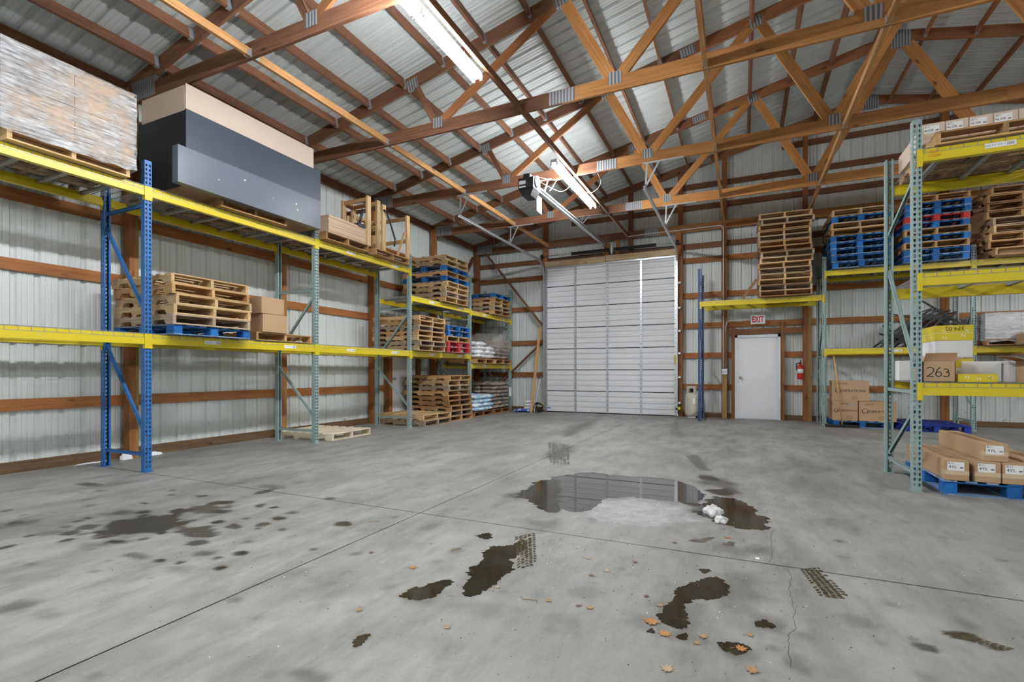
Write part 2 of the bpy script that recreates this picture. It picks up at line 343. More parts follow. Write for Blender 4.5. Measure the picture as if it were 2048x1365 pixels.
def floor_bld(nt, b):
    ge = N(nt, 'ShaderNodeNewGeometry'); P = ge.outputs['Position']
    def noise(s, d=5.0, r=0.6, sx=(1, 1, 1)):
        mp = N(nt, 'ShaderNodeMapping'); mp.inputs['Scale'].default_value = sx; nt.links.new(P, mp.inputs['Vector'])
        n = N(nt, 'ShaderNodeTexNoise', i_Scale=s, i_Detail=d, i_Roughness=r); nt.links.new(mp.outputs[0], n.inputs['Vector']); return n.outputs['Fac']
    a = N(nt, 'ShaderNodeAttribute', attribute_name='stain'); fr = N(nt, 'ShaderNodeAttribute', attribute_name='frost')
    big = noise(0.55, 5.0, 0.62, (1.0, 0.6, 1)); mid = noise(2.4, 6.0, 0.65, (1.0, 0.45, 1)); fine = noise(70.0, 4.0, 0.7); sw = noise(5.5, 7.0, 0.72, (1.0, 0.35, 1))
    c = ramp(nt, big, [(0.3, (0.215, 0.212, 0.198)), (0.7, (0.36, 0.357, 0.34))]).outputs[0]
    m2 = ramp(nt, mid, [(0.36, (0.66, 0.66, 0.65)), (0.52, (0.96, 0.96, 0.95)), (0.68, (1.16, 1.16, 1.16))]).outputs[0]
    c = mixc(nt, 0.75, c, m2, 'MULTIPLY')
    m3 = ramp(nt, sw, [(0.33, (0.68, 0.68, 0.67)), (0.5, (1.0, 1.0, 1.0)), (0.7, (1.2, 1.2, 1.19))]).outputs[0]
    c = mixc(nt, 0.8, c, m3, 'MULTIPLY')
    m4 = ramp(nt, fine, [(0.3, (0.88, 0.88, 0.88)), (0.7, (1.06, 1.06, 1.06))]).outputs[0]
    c = mixc(nt, 0.7, c, m4, 'MULTIPLY')
    wob = math_(nt, 'MULTIPLY', math_(nt, 'SUBTRACT', noise(28.0, 5.0, 0.7), 0.5), 0.5)
    s = math_(nt, 'MULTIPLY', a.outputs['Fac'], math_(nt, 'ADD', 1.0, wob), True)
    c = mixc(nt, math_(nt, 'MULTIPLY', s, 0.96), c, (0.034, 0.029, 0.02))
    f = math_(nt, 'MULTIPLY', fr.outputs['Fac'], math_(nt, 'MULTIPLY', math_(nt, 'SUBTRACT', noise(7.0, 7.0, 0.75), 0.3), 2.2, True), True)
    c = mixc(nt, math_(nt, 'MULTIPLY', f, 0.8), c, (0.58, 0.59, 0.61))
    nt.links.new(c, b.inputs['Base Color'])
    r = math_(nt, 'SUBTRACT', math_(nt, 'ADD', 0.42, math_(nt, 'MULTIPLY', mid, 0.3)), math_(nt, 'MULTIPLY', s, 0.2))
    nt.links.new(r, b.inputs['Roughness'])
    bp = N(nt, 'ShaderNodeBump', i_Strength=0.18, i_Distance=0.003); nt.links.new(fine, bp.inputs['Height']); nt.links.new(bp.outputs[0], b.inputs['Normal'])
mat('concrete', (0.4, 0.4, 0.38), 0.5, 0, 0.4, floor_bld)
mat('joint_dark', (0.05, 0.045, 0.04), 0.9)
floor = tag(MB().box((XL - 0.1, YF - 0.1, -0.12), (XR + 0.1, YB + 0.1, -0.03)).obj('floor', 'joint_dark'), 'grey concrete floor slab with saw-cut joints and wet stains', 'floor', kind='structure')
JX, JY, JW = -2.415, 3.385, 0.0045
def axis(a, b, fa, fb, fine, coarse):
    out = [a]; 
    while out[-1] < b - 1e-6:
        out.append(min(b, out[-1] + (fine if fa <= out[-1] < fb else coarse)))
    return np.array(out)
for x0, x1 in ((XL, JX - JW), (JX + JW, XR)):
    for y0, y1 in ((YF, JY - JW), (JY + JW, YB)):
        xs = axis(x0, x1, -6.0, 2.2, 0.022, 0.25); ys = axis(y0, y1, 0.8, 5.9, 0.022, 0.12)
        gx, gy = np.meshgrid(xs, ys, indexing='ij'); nx, ny = gx.shape
        co = np.stack([gx.ravel(), gy.ravel(), np.zeros(gx.size)], 1)
        idx = np.arange(nx * ny).reshape(nx, ny)
        q = np.stack([idx[:-1, :-1], idx[1:, :-1], idx[1:, 1:], idx[:-1, 1:]], -1).reshape(-1, 4)
        me = bpy.data.meshes.new('slab'); me.vertices.add(len(co)); me.vertices.foreach_set('co', co.ravel())
        me.loops.add(q.size); me.loops.foreach_set('vertex_index', q.ravel()); me.polygons.add(len(q))
        me.polygons.foreach_set('loop_start', np.arange(0, q.size, 4)); me.polygons.foreach_set('loop_total', np.full(len(q), 4))
        me.update(calc_edges=True)
        st, fr = floor_masks(co[:, 0], co[:, 1])
        for nm, val in (('stain', st), ('frost', fr)):
            at = me.attributes.new(nm, 'FLOAT', 'POINT'); at.data.foreach_set('value', val.astype(np.float32))
        me.materials.append(MATS['concrete'])
        # slab edge: a skirt down into the joint
        inst(me, 'slab', floor)
CRACK = [(0.216, 4.162), (0.183, 3.938), (0.182, 3.668), (0.174, 3.519), (0.156, 3.412), (0.244, 3.335), (0.253, 3.184), (0.229, 3.033), (0.234, 2.818), (0.227, 2.678), (0.227, 2.588), (0.189, 2.505), (0.176, 2.377), (0.178, 2.26), (0.187, 2.211)]
pts = []
for (ax, ay), (bx, by) in zip(CRACK, CRACK[1:]):
    k = max(2, int(math.hypot(bx - ax, by - ay) / 0.025))
    pts += [(ax + (bx - ax) * t / k + random.uniform(-.007, .007), ay + (by - ay) * t / k) for t in range(k)]
ribbon([pts], 0.0022, Matrix.Identity(4), th=0.0009).obj('crack', 'joint_dark', floor)

# ---------------------------------------------------------------- walls: ribbed metal panels, girts, posts
PW = 0.9144
def profile(u0, u1, h=.030, h2=.007):
    """points (u, depth) of the ribbed sheet between u0 and u1; depth points away from the room"""
    base = []
    for k in range(-1, 5):
        c = k * PW / 4 + PW / 8
        base += [(c - .034, 0), (c - .017, h), (c + .017, h), (c + .034, 0), (c + .072, 0), (c + .079, h2), (c + .088, h2), (c + .095, 0),
                 (c + .133, 0), (c + .140, h2), (c + .149, h2), (c + .156, 0)]
    base = sorted(base); us = [b[0] for b in base]; ds = [b[1] for b in base]
    pts = [(u0, float(np.interp(u0, us, ds)))] + [b for b in base if u0 + .001 < b[0] < u1 - .001] + [(u1, float(np.interp(u1, us, ds)))]
    return pts
def sheet(prof, place, zb, zt, m):
    """vertical sheet; place(u,d)->(x,y); zb, zt are functions of u"""
    vs = []; 
    for u, d in prof:
        x, y = place(u, d); vs += [(x, y, zb(u)), (x, y, zt(u))]
    return MB().add(vs, [(2 * k, 2 * k + 2, 2 * k + 3, 2 * k + 1) for k in range(len(prof) - 1)]).mesh('siding_panel', m)
wall_left = thing('wall_left', 'left wall of white ribbed metal siding on timber posts and girts', 'wall', (XL, 3, 0), kind='structure')
wall_back = thing('wall_back', 'back gable wall of white ribbed metal siding with timber framing', 'wall', (-3.4, YB, 0), kind='structure')
wall_right = thing('wall_right', 'right wall of white ribbed metal siding', 'wall', (XR, 3, 0), kind='structure')
wall_front = thing('wall_front', 'front gable wall of white ribbed metal siding', 'wall', (2.6, YF, 0), kind='structure')
npan = int(round((YB - YF) / PW)); pw_l = (YB - YF) / npan
mL = sheet(profile(0, pw_l), lambda u, d: (-d, u), lambda u: 0.1, lambda u: 5.11, 'wall_metal_aged')
mR = sheet(profile(0, pw_l), lambda u, d: (d, u), lambda u: 0.1, lambda u: 5.11, 'wall_metal')
for k in range(npan):
    inst(mL, 'siding_panel', wall_left, M=TR((XL, YF + k * pw_l, 0)))
    inst(mR, 'siding_panel', wall_right, M=TR((XR, YF + k * pw_l, 0)))
OHX0, OHX1, OHZ = -5.20, -1.54, 4.25
MDX0, MDX1, MDZ = -0.16, 0.84, 2.07
k = 0; x = XL
while x < XR - 0.01:
    x1 = min(x + PW, XR)
    cuts = sorted({x, x1} | {c for c in (OHX0, OHX1, MDX0, MDX1) if x < c < x1})
    for a, b_ in zip(cuts, cuts[1:]):
        zb = 0.1
        if a >= OHX0 - 1e-6 and b_ <= OHX1 + 1e-6: zb = OHZ
        if a >= MDX0 - 1e-6 and b_ <= MDX1 + 1e-6: zb = MDZ
        inst(sheet(profile(a - x, b_ - x), lambda u, d: (x + u, YB + d), lambda u: zb, lambda u: z_roof(x + u), 'wall_metal'), 'siding_panel', wall_back)
    inst(sheet(profile(0, x1 - x), lambda u, d: (x + u, YF - d), lambda u: 0.1, lambda u: z_roof(x + u), 'wall_metal'), 'siding_panel', wall_front)
    x = x1
# left wall timbers
PY = TRY + [13.58]
G = 0.14
for zt in (0.853, 1.665, 2.478, 3.29, 4.10):
    for a, b_ in ((-1.0, 3.9), (3.9, 8.75), (8.75, 13.58)):
        if zt < 2.2 and a > 8: 
            plank('girt', (XL + .022, 8.75, zt - G / 2), (XL + .022, 9.3, zt - G / 2), 0.038, G, 'wood_girt', wall_left)
            plank('girt', (XL + .022, 10.45, zt - G / 2), (XL + .022, 13.58, zt - G / 2), 0.038, G, 'wood_girt', wall_left)
        else:
            plank('girt', (XL + .022, a, zt - G / 2), (XL + .022, b_, zt - G / 2), 0.038, G, 'wood_girt', wall_left)
plank('eave_girt', (XL + .06, YF, 5.02), (XL + .06, YB, 5.02), 0.038, 0.16, 'wood_brown', wall_left)
plank('base_board', (XL + .03, -1, 0.065), (XL + .03, 13.62, 0.065), 0.04, 0.13, 'wood_sill', wall_left)
for y in PY[:-1]:
    for j in (-1, 0, 1):      # three-ply posts
        plank('post', (XL + .125, y + j * .038, 0), (XL + .125, y + j * .038, 5.0), 0.0375, 0.14, 'wood_girt' if j < 1 else 'wood_treated', wall_left, up=(1, 0, 0))
plank('post', (XL + .14, 13.56, 0), (XL + .14, 13.56, 5.0), 0.14, 0.14, 'wood_red', wall_left, up=(1, 0, 0))
plank('brace', (XL + .1, 13.40, 4.72), (XL + .1, 12.5, 3.6), 0.038, 0.12, 'wood_brown', wall_left, up=(0, 1, 1))
# the white door in the left wall behind the pallets
for y0 in (9.33, 10.47): plank('stud', (XL + .09, y0, 0), (XL + .09, y0, 2.25), 0.12, 0.14, 'wood_red', wall_left, up=(1, 0, 0))
plank('door_header', (XL + .09, 9.27, 2.18), (XL + .09, 10.53, 2.18), 0.12, 0.14, 'wood_red', wall_left)
d3 = tag(MB().box((XL + .05, 9.41, 0.01), (XL + .09, 10.39, 2.09)).obj('door_3', 'door_white'), 'white service door in the left wall behind the pallet rack', 'door', kind='structure')
MB().lathe([(0.012, 0), (0.012, .03), (0.028, .045), (0.028, .07), (.01, .08)], n=12).obj('knob', 'chrome', d3, M=TR((XL + .09, 9.5, 1.0), 0, 0, PI / 2), smooth=True)
# back wall timbers
def bgirt(xa, xb, zt, m='wood_girt', y=13.655): plank('girt', (xa, y, zt - G / 2), (xb, y, zt - G / 2), 0.038, G, m, wall_back)
for zt in (0.843, 1.656, 2.43, 3.216, 4.132):
    for xa, xb in ((OHX1 + .1, -0.46), (-0.34, 1.36), (1.5, 3.89), (4.02, 8.6), (8.7, XR)):
        if xa < -.3 < xb or (xa > -.4 and xb < 1.4):
            if zt < 2.2:
                bgirt(-0.34, MDX0 - .06, zt); bgirt(MDX1 + .08, 1.36, zt); continue
        bgirt(xa, xb, zt)
for zt in (1.15, 2.10, 3.11, 4.02): bgirt(-7.45, OHX0 - .08, zt, 'wood_red')
for zt in (5.5, 6.05, 6.7): 
    xa = (zt + .12 - 4.98) / SL - 7.3
    bgirt(xa, 2 * XRIDGE - xa, zt, 'wood_brown')
bgirt(-7.5, XR - .1, 4.40 + .1, 'wood_brown', 13.66)
for xp, m, wd in ((-5.22, 'wood_red', .12), (-1.455, 'wood_red', .12), (-0.40, 'wood_red', .115), (1.36, 'wood_red', .10), (1.45, 'wood_treated', .085), (3.95, 'wood_girt', .13), (-2.75, 'wood_brown', .11), (8.65, 'wood_red', .12)):
    z0 = 4.3 if xp == -2.75 else 0
    plank('post', (xp, 13.56, z0), (xp, 13.56, z_low(xp) + .05 if m != 'wood_treated' else 2.7), wd, 0.13, m, wall_back, up=(0, 1, 0))
plank('post', (-0.40, 13.475, 0), (-0.40, 13.475, 1.13), 0.115, 0.04, 'wood_treated', wall_back, up=(0, 1, 0))
for xp, zt in ((-0.20, 2.30), (0.885, 2.36)): plank('stud', (xp, 13.56, 0), (xp, 13.56, zt), 0.075, 0.13, 'wood_red', wall_back, up=(0, 1, 0))
plank('door_header', (-0.34, 13.57, 2.16), (1.31, 13.57, 2.16), 0.09, G, 'wood_red', wall_back)
for xa, xb in ((-7.5, OHX0 - .05), (OHX1 + .05, MDX0 - .02), (MDX1 + .02, XR)):
    plank('base_board', (xa, 13.61, 0.06), (xb, 13.61, 0.06), 0.06, 0.12, 'wood_sill', wall_back)
plank('brace', (-7.16, 13.47, 4.80), (-5.32, 13.47, 2.56), 0.038, 0.13, 'wood_brown', wall_back, up=(0, 1, 0.01)).rotation_mode = 'XYZ'
plank('brace', (-5.33, 13.47, 2.00), (-7.3, 13.47, 0.25), 0.038, 0.13, 'wood_brown', wall_back, up=(0, 1, 0.01))

# ---------------------------------------------------------------- roof
ceiling = thing('ceiling', 'pitched roof of grey ribbed metal sheets on timber purlins', 'roof', (XRIDGE, 3, 5), kind='structure')
def roof_mesh(side):
    vs = []; pr = profile(0, pw_l, .034, .006)
    for u, d in pr:
        for xx in ((XL - .15, XRIDGE) if side < 0 else (XRIDGE, XR + .15)):
            vs.append((xx, u, z_roof(xx) + d))
    return MB().add(vs, [(2 * k, 2 * k + 1, 2 * k + 3, 2 * k + 2) for k in range(len(pr) - 1)]).mesh('roof_panel', 'roof_metal')
for side in (-1, 1):
    me = roof_mesh(side)
    for k in range(npan): inst(me, 'roof_panel', ceiling, M=TR((0, YF + k * pw_l, 0)))
MB().add([(XRIDGE - .15, YF, z_roof(XRIDGE) + .0), (XRIDGE, YF, z_roof(XRIDGE) + .05), (XRIDGE + .15, YF, z_roof(XRIDGE)),
          (XRIDGE - .15, YB, z_roof(XRIDGE) + .0), (XRIDGE, YB, z_roof(XRIDGE) + .05), (XRIDGE + .15, YB, z_roof(XRIDGE))], [(0, 1, 4, 3), (1, 2, 5, 4)]).obj('ridge_cap', 'roof_metal', ceiling, M=Matrix.Identity(4))
hang = MB()
for a, b_ in (((-.004, -.024, -.075), (.05, -.02, .06)), ((-.004, .02, -.075), (.05, .024, .06)), ((-.004, -.024, -.079), (.05, .024, -.073)), ((-.004, -.05, -.06), (-.001, .05, .06))): hang.box(a, b_)
hang = hang.mesh('hanger', 'galvanized')
for side in (-1, 1):
    for k in range(14):
        xp = -6.89 + 0.703 * k
        if side > 0: xp = 2 * XRIDGE - xp
        zc = z_low(xp) + 0.05 + 0.072
        upv = (SL * side, 0, 1)
        for a, b_ in zip(TRY, TRY[1:] + [13.52]):
            o = plank('purlin', (xp, a + .02, zc), (xp, b_ - .02, zc), 0.04, 0.14, 'wood_brown' if side < 0 else 'wood_red', ceiling, up=upv)
            if side < 0 and k < 9 or side > 0 and k > 8:
                M0 = W_(o)
                inst(hang, 'joist_hanger', o, M=M0); inst(hang, 'joist_hanger', o, M=M0 @ TR((b_ - a - .04, 0, 0), PI))
        plank('purlin', (xp, YF, zc), (xp, TRY[0] - .02, zc), 0.04, 0.14, 'wood_brown', ceiling, up=upv)
brk = MB()
for a, b_ in (((-.002, -.03, -.05), (.003, .03, .05)), ((-.002, -.03, -.05), (.06, -.026, .02)), ((-.002, .026, -.05), (.06, .03, .02))): brk.box(a, b_)
brk = brk.mesh('bracket', 'galvanized')
for xp, m in ((-5.13, 'wood_brace'), (-2.79, 'wood_brown'), (-0.40, 'wood_brace'), (1.38, 'wood_brace'), (5.64, 'wood_brace'), (8.0, 'wood_brace')):
    for a, b_ in zip([-0.95] + TRY, TRY + [13.5]):
        o = plank('lateral_brace', (xp, a + .02, 4.835), (xp, b_ - .02, 4.835), 0.045, 0.09, m, ceiling)
        if m == 'wood_brace' and b_ > 3:
            inst(brk, 'bracket', o, M=W_(o)); inst(brk, 'bracket', o, M=W_(o) @ TR((b_ - a - .04, 0, 0), PI))

# ---------------------------------------------------------------- roof trusses
BN = [-4.18, -1.48, 1.25]; TN = [-4.64, -2.22, 0.2, 2.62]
def plate(parent, x, z, w_, h, y, ang=0.0, th=.046):
    MB().box((-w_ / 2, -th / 2, -h / 2), (w_ / 2, th / 2, h / 2)).obj('gusset_plate', 'gusset', parent, M=TR((x, y, z), 0, 0, -ang))
def truss(y, label, gable=False):
    t = thing('roof_truss', label, 'truss', (XRIDGE, y, 4.78), group='timber roof trusses')
    zc = 4.875; TH = 0.038
    for a, b_, m in ((-7.52, -2.2, 'wood_brown'), (-2.2, 3.2, 'wood_orange'), (3.2, 8.6, 'wood_orange'), (8.6, 12.76, 'wood_brown')):
        plank('bottom_chord', (a, y, zc), (b_ - .002, y, zc), TH, 0.19, m, t)
    an = math.atan(SL); cz = 0.0975
    for a, b_, m in ((-7.58, -0.83, 'wood_brown'), (-0.83, XRIDGE, 'wood_red')):
        plank('top_chord', (a, y, z_low(a) + cz), (b_, y, z_low(b_) + cz), TH, 0.19, m, t)
        plank('top_chord', (2 * XRIDGE - a, y, z_low(a) + cz), (2 * XRIDGE - b_, y, z_low(b_) + cz), TH, 0.19, m, t)
    for mir in (1, -1):
        f = (lambda q: q) if mir > 0 else (lambda q: 2 * XRIDGE - q)
        if not gable:
            for xb, xt, wd, m in ((BN[0], TN[0], .09, 'wood_brown'), (BN[0], TN[1], .12, 'wood_red'), (BN[1], TN[1], .15, 'wood_orange'), (BN[1], TN[2], .14, 'wood_orange'), (BN[2], TN[2], .15, 'wood_orange'), (BN[2], TN[3], .19, 'wood_orange')):
                s = 1 if xt > xb else -1
                p0 = Vector((f(xb + s * .05), y, 4.95)); p1 = Vector((f(xt - s * .05), y, z_low(xt) + .04))
                plank('web', p0, p1, TH, wd, m, t, up=(0, 0, 1))
            for xb in BN: plate(t, f(xb), 4.945, 0.17, 0.16, y)
            for xt in TN[:-1]: plate(t, f(xt), z_low(xt) + .06, 0.19, 0.17, y, an * mir)
        plate(t, f(-7.22), 4.93, 0.52, 0.26, y)
        plate(t, f(-0.83), z_low(-.83) + cz, 0.24, 0.15, y, an * mir)
        plate(t, f(-2.2), zc, 0.36, 0.175, y)
    plate(t, XRIDGE, z_low(XRIDGE) + .06, 0.3, 0.36, y)
    return t
TL = ['timber roof truss nearest the camera', 'timber roof truss over the blue rack upright', 'timber roof truss over the large dark carton',
      'timber roof truss behind the garage door opener', 'timber roof truss crossing above the torsion spring area']
TL = ['timber roof truss closest to the camera, above the frame', 'first visible roof truss, crossing at the upper left over the shrink-wrapped load',
      'roof truss meeting the left wall beside the large dark carton', 'roof truss that carries the garage door opener',
      'roof truss between the opener and the overhead door']
for y, l in zip(TRY, TL): truss(y, l)
truss(13.50, 'gable end roof truss fixed against the back wall', True)
# ---------------------------------------------------------------- ceiling lights
def fixture(x, y, label, z=4.70):
    t = thing('fluorescent_fixture', label, 'light', (x, y, z), group='fluorescent strip lights')
    MB().box((-.055, -1.23, .0), (.055, 1.23, .045)).add([(-.055, -1.23, 0), (.055, -1.23, 0), (.03, -1.23, -.012), (-.03, -1.23, -.012), (-.055, 1.23, 0), (.055, 1.23, 0), (.03, 1.23, -.012), (-.03, 1.23, -.012)],
        [(0, 1, 2, 3), (7, 6, 5, 4), (3, 2, 6, 7), (0, 3, 7, 4), (2, 1, 5, 6)]).obj('housing', 'white_metal', t)
    for sx in (-1, 1):
        for sy in (-1, 1):
            MB().cyl((sx * .052, sy * .615 - .57, -.035), (sx * .052, sy * .615 + .57, -.035), .0165, 8).obj('tube', 'tube_glow', t, smooth=True)
            for e in (-1, 1):
                MB().box((sx * .052 - .014, sy * .615 + e * .59 - .01, -.06), (sx * .052 + .014, sy * .615 + e * .59 + .01, .0)).obj('lamp_holder', 'white_metal', t)
    for sy in (-.9, .9): MB().cyl((0, sy, .045), (0, sy, .14), .004, 6).obj('hanger_wire', 'galvanized', t)
    return t
fixture(-2.87, 3.98, 'double fluorescent strip light near the camera at the top of the picture')
fixture(-2.87, 9.05, 'double fluorescent strip light beside the garage door opener')
for x, y, l in ((-2.87, -1.1, 'strip light of the left row just behind the camera'), (-2.87, -5.6, 'strip light of the left row far behind the camera'),
                (8.1, 9.05, 'strip light of the right row nearest the back wall'), (8.1, 3.98, 'strip light of the right row level with the near rack'), (8.1, -1.1, 'strip light of the right row behind the camera')):
    fixture(x, y, l)
# ---------------------------------------------------------------- overhead door
d1 = thing('door_1', 'white sectional overhead garage door with four panel columns', 'door', (-3.37, 13.5, 0), kind='structure')
SH = 4.21 / 7; CW = (OHX1 - OHX0) / 4
def ohd_panel():
    zs = [(0.009, .02), (0.012, .0)]
    for q in (.26, .51, .76): zs += [(q * SH - .007, .0), (q * SH - .006, .03), (q * SH + .005, .03), (q * SH + .006, .0), (q * SH + .05, .0), (q * SH + .052, -.004), (q * SH + .06, -.004), (q * SH + .066, 0)]
    zs += [(SH - .014, .0), (SH - .011, .02)]
    vs = []
    for z, d in zs: vs += [(0, d, z), (CW, d, z)]
    mb = MB().add(vs, [(2 * k, 2 * k + 1, 2 * k + 3, 2 * k + 2) for k in range(len(zs) - 1)])
    mb.box((0, .032, 0.009), (CW, .045, SH - .011)); return mb.mesh('door_panel', 'door_white')
pm = ohd_panel()
stile = MB().box((-.03, -.018, .004), (.028, .002, SH - .006))
for z in (.1, .22, .34, .46): stile.box((-.012, -.021, z), (.012, -.018, z + .014), 1)
stile = stile.mesh('stile', ['galvanized', 'black_metal'])
hinge = MB().box((-.03, -.016, -.035), (.03, -.010, .035)).cyl((-.032, -.018, 0), (.032, -.018, 0), .008, 6).mesh('hinge', 'galvanized')
for r in range(7):
    for c in range(4): inst(pm, 'door_panel', d1, M=TR((OHX0 + c * CW, 13.49, .015 + r * SH)))
    for c in range(5):
        xs = OHX0 + c * CW + (.03 if c == 0 else -.03 if c == 4 else 0)
        o = inst(stile, 'stile', d1, M=TR((xs, 13.488, .015 + r * SH)))
        if r: inst(hinge, 'hinge', o, M=TR((xs, 13.488, .015 + r * SH)))
MB().box((OHX0, 13.535, 0), (OHX1, 13.54, 4.22)).obj('seam_shade_sheet', 'rubber', d1, world=True)  # black sheet added behind the sections to make their seams look shaded
MB().box((OHX0, 13.475, .0), (OHX1, 13.535, .018)).obj('bottom_seal', 'rubber', d1, world=True)
plank('lift_strut', (OHX0, 13.465, 4.18), (OHX1, 13.465, 4.18), .05, .05, 'galvanized', d1)
MB().box((-1.60, 13.462, 1.36), (-1.555, 13.47, 1.60)).obj('warning_label', 'rack_yellow', d1, world=True)
MB().box((-1.80, 13.478, 1.50), (-1.66, 13.482, 1.53)).obj('maker_label', 'label_white', d1, world=True)
MB().box((-5.13, 13.478, .10), (-5.03, 13.482, .125)).obj('maker_label', 'rack_blue', d1, world=True)
hb = plank('door_header', (OHX0 + .02, 13.41, 4.27), (-3.40, 13.41, 4.27), .05, .15, 'wood_header', d1)
plank('door_header', (-3.39, 13.41, 4.28), (OHX1 - .03, 13.41, 4.28), .05, .15, 'wood_header', d1)
for xa, zt, wd in ((-5.2, 4.62, .13), (-3.38, 4.72, .14), (-3.08, 4.76, .09), (-1.5, 4.9, .13)):
    plank('spring_pad', (xa, 13.45, 4.2), (xa, 13.45, zt), wd, .04, 'wood_girt', d1, up=(0, 1, 0))
# tracks
def track(x, s, label):
    t = thing('door_track', label, 'track', (x, 13.42, 0))
    path = [(x, 13.42, .05), (x, 13.42, 3.95)]
    R = .40
    for k in range(1, 9):
        a = k * PI / 16; path.append((x, 13.42 - R + R * math.cos(a), 3.95 + R * math.sin(a) * .97))
    n = len(path); path.append((x, 8.66, 4.34))
    def sweep(p, nm):
        mb = MB()
        for (a, b_) in zip(p, p[1:]):
            d = (Vector(b_) - Vector(a)).normalized(); nrm = Vector((0, d.z, -d.y)) if abs(d.z) < .99 else Vector((0, 1, 0))
            mb.bar(a, Vector(b_) + d * .004, .006, .052, up=(0, -d.z, d.y) if abs(d.y) + abs(d.z) else (0, 0, 1))
            off = Vector((-s * .02, 0, 0))
            u = Vector((0, -d.z, d.y))
            for q in (-.024, .024): mb.bar(Vector(a) + off + u * q, Vector(b_) + off + u * q + d * .004, .04, .004, up=u)
        return mb.obj(nm, 'galvanized', t, world=True)
    sweep(path[:2], 'vertical_track'); sweep(path[1:n], 'curved_track'); sweep(path[n - 1:], 'horizontal_track')
    for y in (8.75, 11.175):
        mb = MB().bar((x, y - .03, 4.36), (x + .02, y - .03, 4.77), .03, .005, up=(0, 1, 0)).bar((x, y - .03, 4.37), (x + .22, y - .03, 4.77), .03, .005, up=(0, 1, 0))
        mb.bar((x - .05, y - .03, 4.775), (x + .62, y - .03, 4.775), .035, .02)
        mb.obj('track_hanger', 'galvanized', t, world=True)
    return t
track(OHX0 - .04, -1, 'galvanized left track of the overhead door with curved bend and hangers')
track(OHX1 + .03, 1, 'galvanized right track of the overhead door with perforated angle hangers')
# torsion spring assembly
ts = thing('torsion_spring', 'black torsion spring on a steel shaft above the overhead door', 'spring', (-3.37, 13.36, 4.5))
MB().cyl((-5.32, 13.36, 4.50), (-1.42, 13.36, 4.50), .013, 8).obj('shaft', 'galvanized', ts, world=True, smooth=True)
for a, b_ in ((-4.36, -3.28), (-3.16, -2.04)):
    mb = MB(); nn = 46
    for k in range(nn): mb.cyl((a + (b_ - a) * k / nn, 13.36, 4.50), (a + (b_ - a) * (k + .8) / nn, 13.36, 4.50), .043, 10, cap=False)
    mb.cyl((a, 13.36, 4.50), (b_, 13.36, 4.50), .038, 10); mb.obj('coil', 'black_metal', ts, world=True)
    MB().cyl((a - .03 if a < -4 else b_, 13.36, 4.50), (a if a < -4 else b_ + .03, 13.36, 4.50), .05, 10).obj('winding_cone', 'galvanized', ts, world=True)
for xx in (-5.24, -1.50): MB().cyl((xx - .05, 13.36, 4.50), (xx + .03, 13.36, 4.50), .06, 12).obj('cable_drum', 'black_metal', ts, world=True)
MB().box((-3.24, 13.33, 4.38), (-3.20, 13.43, 4.60)).obj('center_bracket', 'galvanized', ts, world=True)
MB().box((-5.1, 13.40, 4.40), (-1.6, 13.42, 4.415)).obj('tie_bar', 'black_metal', ts, world=True)
# opener
op = thing('garage_door_opener', 'black garage door opener motor hung from the truss on a long steel rail', 'opener', (-3.37, 7.98, 4.2))
MB().box((-3.52, 7.82, 4.34), (-3.24, 8.14, 4.52)).prism([(-.14, 0), (.14, 0), (.08, -.13), (-.08, -.13)], face_M((-3.38, 8.12, 4.345), (0, -1, 0)), .28).obj('motor_housing', 'black_metal', op, world=True)
MB().lathe([(.0, 0), (.10, 0), (.10, .035), (.0, .035)], n=18).obj('gear_cover', 'galvanized', op, M=TR((-3.25, 7.97, 4.47), 0, 0, PI / 2))
MB().box((-3.46, 7.90, 4.52), (-3.34, 8.05, 4.62)).obj('control_box', 'black_metal', op, world=True)
for z, h in ((4.44, .06), (4.365, .025)): MB().box((-3.50, 7.812, z - h / 2), (-3.38, 7.82, z + h / 2)).obj('rating_label', 'label_white', op, world=True)
for dz in (0.035, -0.035): plank('rail', (-3.36, 8.12, 4.47 + dz), (-3.40, 13.36, 4.64 + dz), .07, .022, 'galvanized', op)
plank('chain', (-3.36, 8.12, 4.47), (-3.40, 13.36, 4.64), .008, .012, 'black_metal', op)
mb = MB()
for a, b_ in (((-3.48, 8.05, 4.5), (-3.48, 8.72, 4.8)), ((-3.26, 8.05, 4.5), (-3.26, 8.72, 4.8)), ((-3.2, 8.5, 4.48), (-3.1, 8.7, 4.78)), ((-3.3, 8.5, 4.48), (-3.3, 8.7, 4.78)), ((-3.4, 11.1, 4.58), (-3.36, 11.15, 4.79)), ((-3.4, 11.1, 4.58), (-3.2, 11.15, 4.79)), ((-3.55, 11.13, 4.785), (-2.9, 11.13, 4.785))):
    mb.bar(a, b_, .03, .006)
mb.obj('hanger_strap', 'galvanized', op, world=True)
MB().box((-3.30, 8.12, 4.02), (-3.296, 8.36, 4.30)).box((-3.304, 8.12, 4.30), (-3.294, 8.36, 4.315)).obj('instruction_sheet', 'pink_sheet', op, world=True)
MB().tube([(-3.46, 7.9, 4.36), (-3.5, 7.88, 4.25), (-3.5, 7.9, 4.12), (-3.44, 7.92, 4.06)], .006, 6).tube([(-3.24, 7.95, 4.5), (-3.2, 8.0, 4.38), (-3.22, 8.1, 4.36), (-3.3, 8.12, 4.44)], .006, 6).obj('cable', 'wire_white', op, world=True, smooth=True)
